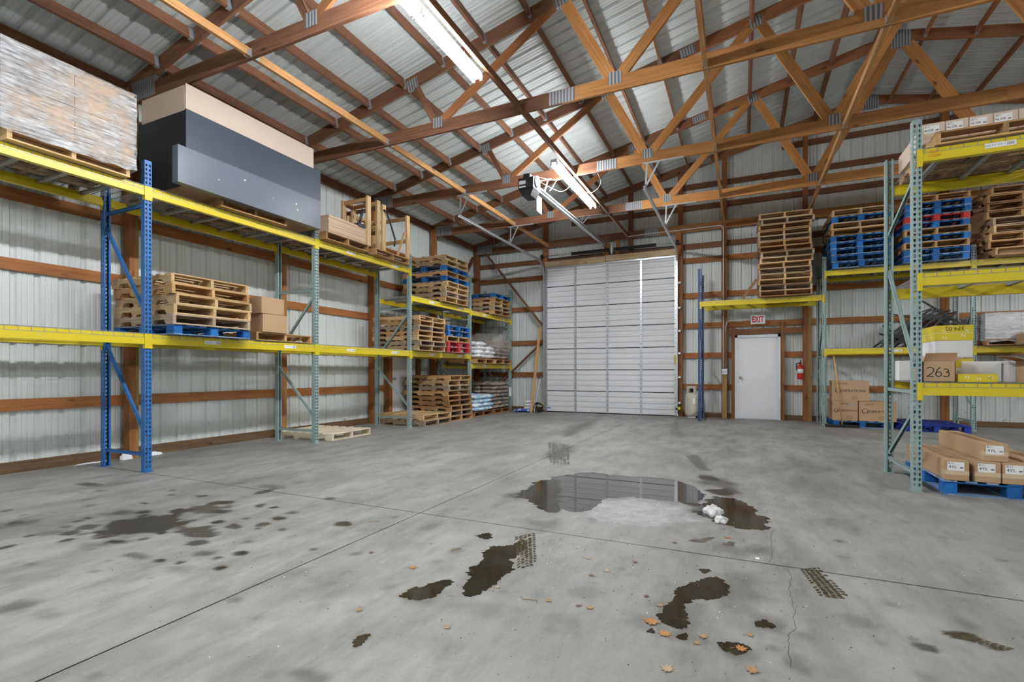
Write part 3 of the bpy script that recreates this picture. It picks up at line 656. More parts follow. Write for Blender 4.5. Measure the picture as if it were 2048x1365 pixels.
def cable(pts, label, r=.004, m='wire_white', n=8):
    q = []
    P = [Vector(p) for p in pts]
    for i in range(len(P) - 1):
        p0 = P[max(i - 1, 0)]; p1 = P[i]; p2 = P[i + 1]; p3 = P[min(i + 2, len(P) - 1)]
        for k in range(n):
            t = k / n
            q.append(.5 * ((2 * p1) + (p2 - p0) * t + (2 * p0 - 5 * p1 + 4 * p2 - p3) * t * t + (3 * p1 - p0 - 3 * p2 + p3) * t ** 3))
    q.append(P[-1]); return tag(MB().tube(q, r, 6).obj('power_cable', m, smooth=True), label, 'cable')
cable([(-3.3, 8.0, 4.60), (-3.1, 8.3, 4.60), (-2.98, 8.5, 4.66), (-2.92, 8.55, 4.72)], 'white cable looping from the opener up to the strip light')
cable([(-3.3, 8.05, 4.56), (-3.1, 8.55, 4.50), (-3.0, 8.75, 4.54), (-2.9, 8.9, 4.7)], 'white cable sagging below the opener hanger to the strip light')
cable([(-2.86, 9.4, 4.7), (-2.6, 9.35, 4.66), (-2.4, 9.1, 4.72), (-2.38, 8.78, 4.78)], 'short white cable curling from the strip light to the truss')
# ---------------------------------------------------------------- service door, exit sign, conduit, switch
d2 = thing('door_2', 'white steel service door below the exit sign', 'door', (.34, 13.55, 0), kind='structure')
MB().box((MDX0, 13.47, 0), (MDX0 + .06, 13.66, MDZ)).box((MDX1 - .06, 13.47, 0), (MDX1, 13.66, MDZ)).box((MDX0, 13.47, MDZ - .06), (MDX1, 13.66, MDZ)).obj('door_frame', 'white_metal', d2, world=True)
MB().box((MDX0 + .065, 13.51, .02), (MDX1 - .065, 13.555, MDZ - .065)).obj('door_leaf', 'door_white', d2, world=True)
MB().lathe([(.035, 0), (.035, .008), (.012, .012), (.012, .035), (.03, .05), (.03, .07), (.01, .08)], n=14).obj('knob', 'chrome', d2, M=TR((-.03, 13.51, 1.015), 0, PI / 2, 0), smooth=True)
MB().box((MDX0 + .05, 13.47, 0.0), (MDX1 - .05, 13.6, .018)).obj('threshold', 'galvanized', d2, world=True)
for z in (.92, 1.12): MB().cyl((-.088, 13.512, z), (-.088, 13.506, z), .008, 8).obj('bolt_hole', 'black_metal', d2, world=True)
ex = thing('exit_sign', 'white exit sign with red letters above the service door', 'sign', (.35, 13.5, 2.44))
MB().box((.195, 13.47, 2.335), (.51, 13.53, 2.55)).obj('sign_box', 'white_metal', ex, world=True)
text('EXIT', .2, 'exit_red', ex, (.352, 13.468, 2.44), (0, -1, 0), fw=.62)
MB().box((.30, 13.53, 2.40), (.40, 13.64, 2.50)).obj('bracket', 'white_metal', ex, world=True)
cd = tag(MB().tube([(-2.79, 9.9, 4.80), (-2.79, 13.35, 4.80), (-2.72, 13.43, 4.82), (-2.3, 13.43, 4.835), (-.50, 13.43, 4.835), (-.435, 13.44, 4.80), (-.42, 13.44, 4.70), (-.42, 13.44, 1.26)], .012, 8).obj('conduit', 'white_metal', smooth=True), 'thin white conduit running from the roof brace down the post to the switch', 'conduit')
cd2 = tag(MB().tube([(-.37, 13.44, 1.26), (-.37, 13.44, 2.30), (-.34, 13.44, 2.40), (-.26, 13.45, 2.44), (.19, 13.46, 2.45)], .010, 8).obj('conduit', 'white_metal', smooth=True), 'thin white conduit bending from the post toward the exit sign', 'conduit')
sw = thing('light_switch', 'white double light switch box on the post beside the service door', 'switch', (-.40, 13.44, 1.16))
MB().box((-.455, 13.40, 1.10), (-.335, 13.455, 1.24)).obj('switch_box', 'white_metal', sw, world=True)
for dx in (-.03, .03): MB().box((-.395 + dx - .008, 13.392, 1.15), (-.395 + dx + .008, 13.40, 1.19)).obj('toggle', 'ink_grey', sw, world=True)
# fire extinguisher on the post
fe = thing('fire_extinguisher', 'red fire extinguisher hanging on the post right of the service door', 'extinguisher', (1.25, 13.5, .95))
MB().lathe([(.0, 0), (.062, 0), (.066, .02), (.066, .28), (.05, .335), (.022, .355), (.02, .38)], (1.25, 13.47, .985), 18).obj('cylinder', 'red_paint', fe, world=True, smooth=True)
MB().lathe([(.0675, 0), (.0675, .1)], (1.25, 13.47, 1.13), 18).obj('label_band', 'label_white', fe, world=True, smooth=True)
MB().box((1.225, 13.44, 1.36), (1.275, 13.50, 1.39)).bar((1.25, 13.47, 1.40), (1.25, 13.36, 1.43), .02, .01).bar((1.25, 13.47, 1.385), (1.25, 13.37, 1.38), .018, .008).obj('valve_handle', 'black_metal', fe, world=True)
MB().tube([(1.225, 13.46, 1.37), (1.17, 13.45, 1.36), (1.165, 13.44, 1.28), (1.17, 13.44, 1.2)], .012, 8).obj('hose', 'rubber', fe, world=True, smooth=True)
MB().box((1.24, 13.53, 1.2), (1.34, 13.55, 1.24)).obj('wall_bracket', 'galvanized', fe, world=True)
# propane cylinder
pt = thing('propane_cylinder', 'scuffed white and rusty propane cylinder between the overhead door and the blue upright', 'gas cylinder', (-1.16, 13.27, 0))
MB().lathe([(.10, 0), (.10, .04)], n=20).obj('foot_ring', 'white_metal', pt, smooth=True)
MB().lathe([(.06, .03), (.12, .045), (.152, .09), (.156, .13), (.156, .5), (.15, .55), (.12, .6), (.06, .625), (.0, .63)], n=24).obj('tank_body', 'tank_paint', pt, smooth=True)
col_ = MB(); nn = 24
for k in range(nn):
    a0, a1 = 2 * PI * k / nn, 2 * PI * (k + 1) / nn; am = (a0 + a1) / 2
    op_ = abs(((am + PI / 2 + PI) % (2 * PI)) - PI) < .62
    for z0, z1 in (((.60, .64), (.76, .80)) if op_ else ((.60, .80),)):
        vs = [(r_ * math.cos(a), r_ * math.sin(a), z) for r_ in (.112, .118) for z in (z0, z1) for a in (a0, a1)]
        col_.add(vs, [(0, 1, 3, 2), (5, 4, 6, 7), (2, 3, 7, 6), (1, 0, 4, 5)])
col_.obj('collar', 'tank_paint', pt)
MB().cyl((0, 0, .62), (0, 0, .70), .028, 10).cyl((0, 0, .70), (0, 0, .74), .04, 8).cyl((0, 0, .67), (.07, -.03, .67), .018, 8).obj('valve', 'black_metal', pt)
MB().box((.04, -.158, .36), (.10, -.150, .5)).obj('paper_label', 'label_white', pt)
# door lock bolt and bracket at the jambs
for xx, m, l in ((-1.47, 'hivis', 'yellow photo eye sensor on the right jamb of the overhead door'), (-5.26, 'hivis', 'photo eye sensor on the left jamb of the overhead door')):
    s = thing('photo_eye', l, 'sensor', (xx, 13.42, .2))
    MB().box((-.09, -.05, -.02), (.02, .0, .03)).obj('bracket', 'black_metal', s)
    MB().cyl((.0, -.03, .02), (.0, -.09, .02), .035, 12).obj('sensor_eye', m, s)
for z in (.33, 1.0, 1.62, 2.2, 2.8, 3.45): MB().box((-1.50, 13.42, z), (-1.44, 13.49, z + .05)).obj('track_bracket', 'white_metal', d1, world=True)
# ---------------------------------------------------------------- pallet racks
def plate_holes(mb, u0, u1, H, place, nc, hw, hh, pitch=.0508, z0=.04):
    nr = int((H - z0) / pitch); cw = (u1 - u0) / nc
    hexa = [(-hw, -hh * .25), (-hw * .3, -hh), (hw * .3, -hh), (hw, -hh * .25 + hh * .5), (hw * .8, hh), (-hw * .8, hh)]
    hexa = [(-hw * .45, -hh), (hw * .45, -hh), (hw, hh * .45), (hw * .6, hh), (-hw * .6, hh), (-hw, hh * .45)]
    mb.add([place(u0, 0), place(u1, 0), place(u1, z0), place(u0, z0)], [(0, 1, 2, 3)])
    zt = z0 + nr * pitch
    if H - zt > .002: mb.add([place(u0, zt), place(u1, zt), place(u1, H), place(u0, H)], [(0, 1, 2, 3)])
    for r in range(nr):
        for c in range(nc):
            a, b_, z, z1 = u0 + c * cw, u0 + (c + 1) * cw, z0 + r * pitch, z0 + (r + 1) * pitch
            cu, cz = (a + b_) / 2, (z + z1) / 2
            O = [(a, z), (b_, z), (b_, cz), (b_, z1), (a, z1), (a, cz)]
            I = [(cu + x, cz + y) for x, y in hexa]
            mb.add([place(*q) for q in O + I], [(k, (k + 1) % 6, 6 + (k + 1) % 6, 6 + k) for k in range(6)])
def column_mesh(H, m, det=True):
    """C-shaped column, front face in the plane y=0 facing -y, x in [0,.076], flanges to y=.07"""
    mb = MB()
    plate_holes(mb, 0, .076, H, lambda u, z: (u, 0, z), 2, .0105, .0155)
    for xs in (0, .076): plate_holes(mb, .0, .07, H, lambda u, z, xs=xs: (xs, u, z), 1, .005, .006)
    mb.box((0, .07, 0), (.02, .072, H)).box((.056, .07, 0), (.076, .072, H))
    mb.box((-.012, -.012, 0), (.088, .085, .006))
    return mb.mesh('column', m)
CM = {}
def column(m, H):
    if (m, H) not in CM: CM[(m, H)] = column_mesh(H, m)
    return CM[(m, H)]
def frame_(rack, M, m, D, H, braces):
    """upright frame; local -y is the aisle side, columns at y=0 and y=D"""
    inst(column(m, H), 'column', rack, M=M)
    inst(column(m, H), 'column', rack, M=M @ TR((.076, D, 0), PI))
    for a, b_ in braces:     # (z at the front column, z at the rear column)
        M2, L = frame(M @ Vector((.038, .05, a)), M @ Vector((.038, D - .05, b_)), up=(0, 0, 1))
        mb = MB(); w_, h = .03, .038
        mb.box((0, -w_ / 2, h / 2 - .003), (L, w_ / 2, h / 2)).box((0, -w_ / 2, -h / 2), (L, -w_ / 2 + .003, h / 2)).box((0, w_ / 2 - .003, -h / 2), (L, w_ / 2, h / 2))
        mb.obj('brace', m, rack, M=M2)
BEAMS = {}
def beam_mesh(L, h):
    k = (round(L, 3), round(h, 3))
    if k not in BEAMS:
        mb = MB().box((0, 0, 0), (L, .038, h)).box((0, .038, 0), (L, .063, h - .042))
        for x0, x1 in ((-.04, .003), (L - .003, L + .04)): mb.box((x0, -.006, -.07 + .02), (x1, -.001, h + .005))
        for x0 in (0, L - .003): mb.box((x0, -.006, -.05), (x0 + .003, .045, h + .005))
        BEAMS[k] = mb.mesh('beam', 'rack_yellow')
    return BEAMS[k]
DECKS = {}
def deck_mesh(L, D):
    k = (round(L, 3), round(D, 3))
    if k not in DECKS:
        mb = MB(); r = .005; n = int(round(L / .1016)); 
        for i in range(n + 1):
            x = .01 + (L - .02) * i / n
            mb.box((x - r / 2, -.003, 0), (x + r / 2, D + .003, r)).box((x - r / 2, -.006, -.042), (x + r / 2, -.001, r)).box((x - r / 2, D + .001, -.042), (x + r / 2, D + .006, r))
        q = int(round(D / .0635))
        for j in range(q + 1):
            y = D * j / q; mb.box((.0, y - r / 2, r), (L, y + r / 2, 2 * r))
        mb.box((0, -.006, -.042), (L, -.002, -.037)).box((0, D + .002, -.042), (L, D + .006, -.037))
        for f in (.17, .5, .83):
            mb.box((f * L - .022, .04, -.034), (f * L + .022, D - .04, -.004)) 
        DECKS[k] = mb.mesh('wire_deck', 'wire_grey')
    return DECKS[k]
def bay(rack, M, L, D, zt, h=.105, deck=True, rear=True, stickers=(), dz=0.0, code=None):
    """a pair of beams and two wire decks; M at the inner face of the left column, local x along the beam"""
    me = beam_mesh(L, h)
    b1 = inst(me, 'beam', rack, M=M @ TR((0, -.004, zt - h)))
    if rear: inst(me, 'beam', rack, M=M @ TR((L, D + .004, zt - h), PI))
    for f, s in stickers:
        Mf = M @ TR((f * L, -.006, zt - h / 2)) @ Matrix.Rotation(PI / 2, 4, 'X')
        MB().box((-.11, -.022, 0), (.11, .022, .0008)).obj('location_label', 'label_white', b1, M=Mf)
        inst(text_mesh(s, .03, 'ink_grey', 1.1), 'lettering', b1, M=Mf @ TR((-.035, 0, .0012)))
        bc = MB()
        x = .045
        while x < .10:
            w_ = random.choice((.002, .004, .005)); bc.box((x, -.014, .0009), (x + w_, .014, .0014)); x += w_ + random.choice((.002, .003))
        bc.obj('barcode', 'ink_grey', b1, M=Mf)
    if deck:
        for i in range(2): inst(deck_mesh(L / 2 - .01, D), 'wire_deck', rack, M=M @ TR((i * L / 2 + .005, .0, zt + .002)))
    return b1
DZ = .013     # goods stand this much above the beam tops
# left row along the wall; local x -> world -y? use rotation so that local -y faces +X
XF = -6.27; LY = [0.874, 3.39, 5.906, 8.422, 10.938, 13.37]
rackL = thing('pallet_rack', 'long yellow and green pallet rack row with one blue upright along the left wall', 'pallet rack', (XF, 8, 0))
def ML(y): return TR((XF, y, 0), PI / 2)      # local x -> +Y, local -y -> +X
GB = [(.2, .2), (.43, 1.25), (2.4, 1.5), (2.5, 2.5), (3.45, 3.45)]
BB = [(.2, .2), (.43, 1.5), (1.85, 2.95), (3.12, 3.12)]
for k, y in enumerate(LY):
    frame_(rackL, ML(y), 'rack_blue' if k < 2 else 'rack_green', .92, 3.63, BB if k < 2 else GB)
LV = {0: ((3.32, 'A1'), (1.605, 'A1')), 1: ((3.32, 'A2'), (1.605, 'A2')), 2: ((3.32, 'A3'), (1.605, 'A3')), 3: ((2.76, 'A4'), (1.605, 'A4')), 4: ((2.73, 'A5'), (1.37, 'A5'))}
for k in range(5):
    L = LY[k + 1] - LY[k] - .076
    for (zt, nm) in LV[k]:
        low = zt < 2
        st = [(.3, 'A·%d·0%d·1' % (k + 1, 1 if low else 3)), (.8, 'A·%d·0%d·2' % (k + 1, 1 if low else 3))] if k in (1, 2, 3) or (k == 4) else []
        if k == 1 and not low: st = []
        bay(rackL, ML(LY[k] + .076), L, .92, zt, .105 if not low else .115, stickers=st)
b0 = None
# near right rack
YN = 6.04; XN = [1.512, 4.03]
rackN = thing('pallet_rack', 'grey-green pallet rack nearest the camera on the right with labelled cartons', 'pallet rack', (1.55, YN, 0))
NB = [(.17, .17), (.80, .22), (.97, .97), (1.2, 2.33), (3.1, 2.75)]
for x in XN: frame_(rackN, TR((x, YN, 0)), 'rack_green', 1.067, 3.63, NB)
for zt, st in ((3.33, [(.235, 'A2·02·04·1')]), (2.125, []), (1.058, [])):
    b_ = bay(rackN, TR((XN[0] + .076, YN, 0)), XN[1] - XN[0] - .076, 1.067, zt, .118, stickers=st)
    if zt > 3:
        for s, z in (('KEEP', .082), ('CLEAR', .045)): text(s, .034, 'ink_orange', b_, (XN[0] + .17, YN - .0055, zt - .118 + z), (0, -1, 0))
# rack row along the back wall
YK = 12.43; XK = [-.941, 1.564, 4.028, 6.54]
rackK = thing('pallet_rack', 'pallet rack row with a navy upright along the back wall beside the service door', 'pallet rack', (1.6, YK, 0))
for k, x in enumerate(XK): frame_(rackK, TR((x, YK, 0)), 'rack_navy' if k == 0 else 'rack_green', .92, 3.60 if k == 0 else 3.63, [(.2, .2), (.45, 1.2), (1.5, 1.5), (2.4, 1.5), (3.3, 3.3)])
for k, lv in enumerate(((2.815,), (3.325, 1.655), (3.325, 1.655))):
    for zt in lv: bay(rackK, TR((XK[k] + .076, YK, 0)), XK[k + 1] - XK[k] - .076, .92, zt, .115 if zt < 3 else .105, stickers=[(.5, 'B·%d·02·1' % (k + 1))] if zt < 2 else [])
# ---------------------------------------------------------------- pallets
PLEN, PWID = 1.219, 1.016
def stringer_mesh(m, k):
    key = ('s', m, k)
    if key not in CACHE:
        L, h, n0, nl, nd = PLEN, .089, .152, .229, .038
        poly = [(0, 0), (n0, 0), (n0 + .025, nd), (n0 + nl - .025, nd), (n0 + nl, 0), (L - n0 - nl, 0), (L - n0 - nl + .025, nd), (L - n0 - .025, nd), (L - n0, 0), (L, 0), (L, h), (0, h)]
        M = Matrix.Translation((-L / 2, .019, 0)) @ Matrix.Rotation(PI / 2, 4, 'X')
        mb = MB(); n = len(poly)
        a = [M @ Vector((x, y, 0)) for x, y in poly]; b_ = [M @ Vector((x, y, .038)) for x, y in poly]
        # convex pieces for the two sides so that the notched outline triangulates cleanly
        mb.add(a + b_, [(k_, (k_ + 1) % n, n + (k_ + 1) % n, n + k_) for k_ in range(n)])
        for off, rev in ((0, False), (n, True)):
            for q in ((0, 1, 2, 11), (2, 3, 10, 11), (3, 4, 5, 6), (3, 6, 10), (6, 7, 10), (7, 8, 9, 10)):
                q = tuple(i + off for i in q); mb.add([], []); mb.f.append(q[::-1] if rev else q); mb.m.append(0)
        CACHE[key] = mb.mesh('stringer', m)
    return CACHE[key]
def cboard(L, w_, h, m):
    k = ('cb', round(L, 3), round(w_, 3), round(h, 3), m)
    if k not in CACHE: CACHE[k] = MB().box((-L / 2, -w_ / 2, 0), (L / 2, w_ / 2, h)).mesh('board', m)
    return CACHE[k]
NP = [0]
def pallet(loc, rz, kind, m, label, group=None, zs=1.0, broken=0, tilt=(0, 0), name='pallet', m2=None):
    NP[0] += 1; R = random.Random(NP[0] * 13 + 5)
    M = TR(loc, rz, tilt[0], tilt[1]) @ Matrix.Diagonal((1, 1, zs, 1))
    t = thing(name, label, 'pallet', group=group, M=M)
    m2 = m2 or m; mw = {'pallet_blue': 'pallet_blue_worn', 'pallet_red': 'pallet_red_worn'}.get(m, m)
    Rz = Matrix.Rotation(PI / 2, 4, 'Z')
    if kind == 'stringer':
        for y in (-PWID / 2 + .019, 0, PWID / 2 - .019): inst(stringer_mesh(m2, 0), 'stringer', t, local=TR((0, y, .016)))
        ws = [.14, .09, .09, .09, .09, .09, .14]; 
        for i, w_ in enumerate(ws):
            if broken and i in (2, 4)[:broken]: continue
            x = -PLEN / 2 + .07 + (PLEN - .14) * i / 6 + R.uniform(-.006, .006)
            inst(cboard(PWID - R.choice((0, .0, .01)), w_, .016, m), 'deck_board', t, local=TR((x, R.uniform(-.004, .004), .105)) @ Rz @ Matrix.Rotation(R.uniform(-.008, .008), 4, 'Z'))
        for i, w_ in enumerate((.14, .09, .09, .14)):
            x = -PLEN / 2 + .07 + (PLEN - .14) * i / 3
            inst(cboard(PWID, w_, .016, m), 'bottom_board', t, local=TR((x, 0, 0)) @ Rz)
    else:
        for ix, x in enumerate((-PLEN / 2 + .07, 0, PLEN / 2 - .07)):
            for y in (-PWID / 2 + .05, 0, PWID / 2 - .05):
                key = ('blk', m2)
                if key not in CACHE: CACHE[key] = MB().box((-.07, -.05, 0), (.07, .05, .097)).mesh('block', m2)
                inst(CACHE[key], 'block', t, local=TR((x, y, .014)))
            inst(cboard(PWID, .12, .014, m2), 'cross_board', t, local=TR((x, 0, .111)) @ Rz)
        for i in range(7):
            y = -PWID / 2 + .05 + (PWID - .1) * i / 6
            inst(cboard(PLEN, .1 if i in (0, 3, 6) else .085, .014, mw if i != 3 else m), 'deck_board', t, local=TR((0, y, .125)))
        for y in (-PWID / 2 + .05, 0, PWID / 2 - .05): inst(cboard(PLEN, .1, .014, mw), 'bottom_board', t, local=TR((0, y, 0)))
        for x in (-PLEN / 2 + .05, PLEN / 2 - .05): inst(cboard(PWID - .2, .1, .0138, mw), 'bottom_board', t, local=TR((x, 0, 0.0001)) @ Rz)
    return t
KC = {'l': ('stringer', 'pallet_light', 'pale wooden'), 'm': ('stringer', 'pallet_mid', 'tan wooden'), 'g': ('stringer', 'pallet_grey', 'greyed wooden'), 'd': ('stringer', 'pallet_dark', 'brown wooden'),
      'b': ('block', 'pallet_blue', 'blue painted'), 'r': ('block', 'pallet_red', 'red painted'), 'n': ('block', 'pallet_navy', 'dark blue')}
ORD = ['bottom', 'second', 'third', 'fourth', 'fifth', 'sixth', 'seventh', 'eighth', 'ninth', 'tenth', 'eleventh', 'twelfth', 'thirteenth', 'fourteenth', 'fifteenth', 'sixteenth']
def stack(code, x, y, z, rz, where, group, pitch=None, jit=.02, jr=.025):
    zz = z; tops = []
    for i, c in enumerate(code):
        kind, m, adj = KC[c]; h = .121 if kind == 'stringer' else .139
        zs = 1.0 if pitch is None else pitch / .121 if kind == 'stringer' else pitch / .139
        pos = ORD[i] + ' up' if 0 < i < len(code) - 1 else ('lowest' if i == 0 else 'topmost')
        lab = '%s pallet, %s in the stack %s' % (adj, pos, where) if len(code) > 1 else '%s pallet %s' % (adj, where)
        R = random.Random(hash((len(code), i, round(x * 10), round(y * 10))) & 0xffff)
        pallet((x + R.uniform(-jit, jit), y + R.uniform(-jit, jit), zz), rz + R.uniform(-jr, jr), kind, m, lab, group, zs=zs)
        zz += h * zs + .001
    return zz
PXC = -6.12 - PLEN / 2      # centre of pallets on the left rack
ZL = 1.605 + DZ; ZT = 3.32 + DZ; ZM = 2.76 + DZ
stack('bgllml', PXC, 4.12, ZL, 0, 'behind the blue upright', 'pallets on the left rack', jit=.03, jr=.03, pitch=.121)
stack('m', -6.85, 5.33, ZL, 0.02, 'under the two small cartons on the lower left shelf', 'pallets on the left rack')
stack('l', -6.78, 2.68, ZT, 0, 'under the shrink-wrapped cartons at the upper left', 'pallets on the left rack', jit=0, jr=0)
stack('m', -6.76, 4.75, ZT, 0, 'under the large dark carton', 'pallets on the left rack')
stack('d', PXC, 6.50, ZT, 0, 'under the flat cardboard sheets on the top shelf', 'pallets on the left rack', jit=0, jr=0)
stack('m', PXC, 7.70, ZT, 0, 'under the open timber crate frames on the top shelf', 'pallets on the left rack', jit=0, jr=0)
stack('mgllbmbll', PXC, 10.07, ZM, 0, 'on the upper shelf past the third upright', 'pallets on the left rack', pitch=.1185)
stack('lglmgml', PXC, 9.05, ZL, 0, 'on the middle shelf behind the diagonal brace', 'pallets on the left rack', pitch=.105)
stack('rrmbb', PXC, 10.16, ZL, 0, 'of red and blue on the middle shelf', 'pallets on the left rack', pitch=.125)
stack('mgmddmglm', PXC - .05, 10.30, 0, 0.02, 'on the floor before the white bags', 'pallets on the floor at the left', pitch=.119, jit=.05, jr=.06)
stack('gl', PXC + .0, 9.2, 0, -0.02, 'low on the floor by third upright', 'pallets on the floor at the left', jit=.06, jr=.05)
tk = pallet((-6.88, 6.72, 0), 0.06, 'stringer', 'pallet_white', 'clean whitewood pallet lying alone on the floor by the second upright', 'pallets on the floor at the left')
stack('mglmb', PXC, 12.53, 2.73 + DZ, 0, 'on the upper shelf nearest the back wall', 'pallets on the left rack', pitch=.116)
stack('m', PXC, 11.54, 1.37 + DZ, 0, 'under the white bags on the shelf', 'pallets on the left rack', jit=0, jr=0)
stack('m', PXC, 12.60, 1.37 + DZ, 0, 'under the film-covered brown bags on the shelf', 'pallets on the left rack', jit=0, jr=0)
stack('d', PXC - .08, 11.55, 0, 0, 'under the blue and white bags on the floor', 'pallets on the floor at the left', jit=0, jr=0)
stack('d', PXC - .08, 12.68, 0, 0, 'under the tall pile of brown bags on the floor', 'pallets on the floor at the left', jit=0, jr=0)
# back wall rack (rotated: stringer ends face the camera)
PYC = 12.265 + PLEN / 2; RB = PI / 2
stack('dgmlgmlgdmglmgl', .86, PYC - .045, 2.815 + DZ, RB, 'above the exit sign', 'pallets on the back rack', jit=.035, jr=.02, pitch=.1195)
stack('bbbbbmlbl', 2.22, PYC, 3.325 + DZ, RB, 'of mostly blue pallets on the back rack', 'pallets on the back rack', pitch=.134)
stack('bbmbmbrbbm', 3.45, PYC - .02, 3.325 + DZ, RB, 'of blue and red on the back rack', 'pallets on the back rack', pitch=.129)
stack('mdmlgmddm', 4.72, PYC - .08, 3.325 + DZ, RB, 'of brown pallets at the far right', 'pallets on the back rack', pitch=.14, jit=.06, jr=.08)
stack('d', 4.70, PYC, 1.655 + DZ, RB, 'under the shrink-wrapped load on the back rack', 'pallets on the back rack', jit=0, jr=0)
stack('b', 2.27, 12.95, 0, RB, 'under the printed brown cartons by the broom', 'pallets on the floor at the right', jit=0, jr=0)
pallet((3.38, 12.64, 0), RB + .03, 'block', 'pallet_navy', 'empty dark blue pallet on the floor behind the near rack', 'pallets on the floor at the right')
stack('m', 2.19, 6.0 + PLEN / 2, 3.33 + DZ, RB, 'under the cartons on top of the near right rack', 'pallets on the near right rack', jit=0, jr=0)
stack('b', 2.25, 6.0 + PLEN / 2, 0, RB, 'under the long labelled cartons on the floor', 'pallets on the floor at the right', jit=0, jr=0)

# ---------------------------------------------------------------- cartons
def carton(name, label, lo, hi, m='cardboard', cat='carton', group=None, rz=0.0, tape=None, gap=True, parent=None):
    """closed carton: four walls and two top flaps that meet at a seam; origin at its base centre"""
    cx, cy = (lo[0] + hi[0]) / 2, (lo[1] + hi[1]) / 2; sx, sy, sz = hi[0] - lo[0], hi[1] - lo[1], hi[2] - lo[2]
    t = thing(name, label, cat, (cx, cy, lo[2]), rz, group)
    bv = .004
    mb = MB(); x, y = sx / 2, sy / 2
    def ring(i, z): return [(-x + i, -y + i, z), (x - i, -y + i, z), (x - i, y - i, z), (-x + i, y - i, z)]
    vs = ring(bv, 0) + ring(0, bv) + ring(0, sz - bv) + ring(bv, sz - .001)
    f = [(3, 2, 1, 0)]
    for r in range(3):
        for k in range(4): f.append((r * 4 + k, r * 4 + (k + 1) % 4, r * 4 + 4 + (k + 1) % 4, r * 4 + 4 + k))
    mb.add(vs, f + [(12, 13, 14, 15)]); mb.obj('body', m, t)
    long_x = sx > sy
    for s in (-1, 1):
        if long_x: a, b_ = (-x + bv, .0015 if s > 0 else -y + bv, sz - .001), (x - bv, y - bv if s > 0 else -.0015, sz + .002)
        else: a, b_ = (.0015 if s > 0 else -x + bv, -y + bv, sz - .001), (x - bv if s > 0 else -.0015, y - bv, sz + .002)
        MB().box(a, b_).obj('flap', m, t)
    if tape:
        if long_x: MB().box((-x - .001, -.025, sz + .002), (x + .001, .025, sz + .0032)).box((-x - .0012, -.025, sz - .08), (-x - .0002, .025, sz + .003)).box((x + .0002, -.025, sz - .08), (x + .0012, .025, sz + .003)).obj('tape', 'tape', t)
        else: MB().box((-.025, -y - .001, sz + .002), (.025, y + .001, sz + .0032)).box((-.025, -y - .0012, sz - .08), (.025, -y - .0002, sz + .003)).obj('tape', 'tape', t)
    return t
P1 = .121 + .002
carton('carton', 'small brown carton, upper of two on the lower left shelf', (-6.68, 4.86, ZL + P1 + .262), (-6.20, 5.25, ZL + P1 + .50), 'cardboard', rz=.03)
carton('carton', 'small brown carton, lower of two on the lower left shelf', (-6.72, 4.89, ZL + P1), (-6.2, 5.31, ZL + P1 + .258), 'cardboard')
# large dark carton on the top shelf
zc0 = ZT + P1
big = thing('large_carton', 'huge dark grey carton with a tan cardboard lid on the top left shelf', 'carton', (-6.6, 4.8, zc0))
MB().box((-7.10, 3.772, zc0), (-6.125, 5.86, 4.37)).obj('body', 'black_box', big, world=True)
MB().box((-6.125, 3.767, zc0 + .01), (-6.118, 5.878, 4.37)).obj('front_panel', 'dark_box', big, world=True)
MB().box((-7.02, 3.80, 4.37), (-6.14, 5.74, 4.372)).obj('inner_top', 'cardboard', big, world=True)
for a, b_ in (((-6.15, 3.775, 4.36), (-6.135, 5.75, 4.685)), ((-7.03, 3.77, 4.36), (-6.16, 3.785, 4.67)), ((-7.03, 5.74, 4.36), (-6.16, 5.755, 4.67)), ((-7.045, 3.775, 4.36), (-7.03, 5.75, 4.68))):
    MB().box(a, b_).obj('lid_flap', 'cardboard_pink', big, world=True)
MB().box((-6.105, 3.60, zc0 - .05), (-6.0, 5.765, 3.845)).obj('lower_sleeve', 'sleeve_grey', big, world=True)
MB().box((-7.05, 3.79, zc0 - .004), (-6.13, 5.85, zc0)).obj('underside', 'cardboard', big, world=True)
mb = MB()
for y, z, r in ((4.46, 3.72, .012), (4.1, 3.6, .008), (5.3, 3.66, .012), (5.32, 3.58, .01), (4.9, 3.62, .006)):
    mb.cyl((-6.0, y, z), (-5.998, y, z), r, 7)
mb.obj('scuff_marks', 'label_white', big, world=True)
# flat cardboard sheets
for k in range(7):
    z = ZT + P1 + k * .043
    tag(MB().box((-6.98, 6.08, z), (-6.15, 6.965, z + .041)).obj('cardboard_sheet', 'cardboard_pale'), ('%s flat cardboard bundle in the pile on the top shelf' % ['lowest', 'second lowest', 'third', 'fourth', 'fifth', 'second highest', 'topmost'][k]), 'cardboard', 'flat cardboard bundles').location.x += random.uniform(-.006, .006)
# timber crate frames
def crate(label, y0, y1, z1, x0=-7.05, x1=-6.16, z0=ZT + P1, slats=True):
    t = thing('crate_frame', label, 'crate', ((x0 + x1) / 2, (y0 + y1) / 2, z0))
    for xx in (x0, x1):
        for yy in (y0, y1): plank('post', (xx, yy, z0), (xx, yy, z1), .045, .09, 'pallet_light', t, up=(0, 1, 0))
    for zz in (z1 - .05, z0 + (z1 - z0) * .42):
        for yy in (y0, y1): plank('rail', (x0, yy, zz), (x1, yy, zz), .03, .07, 'pallet_mid', t)
        plank('rail', (x0 - .02, y0, zz), (x0 - .02, y1, zz), .03, .07, 'pallet_mid', t)
    if slats:
        n = int((y1 - y0) / .15)
        for i in range(n): plank('slat', (x0 + .03, y0 + .08 + (y1 - y0 - .12) * i / max(1, n - 1), z0), (x0 + .03, y0 + .08 + (y1 - y0 - .12) * i / max(1, n - 1), z1 - .06 - .05 * (i % 2)), .09, .02, 'pallet_mid', t, up=(1, 0, 0))
    return t
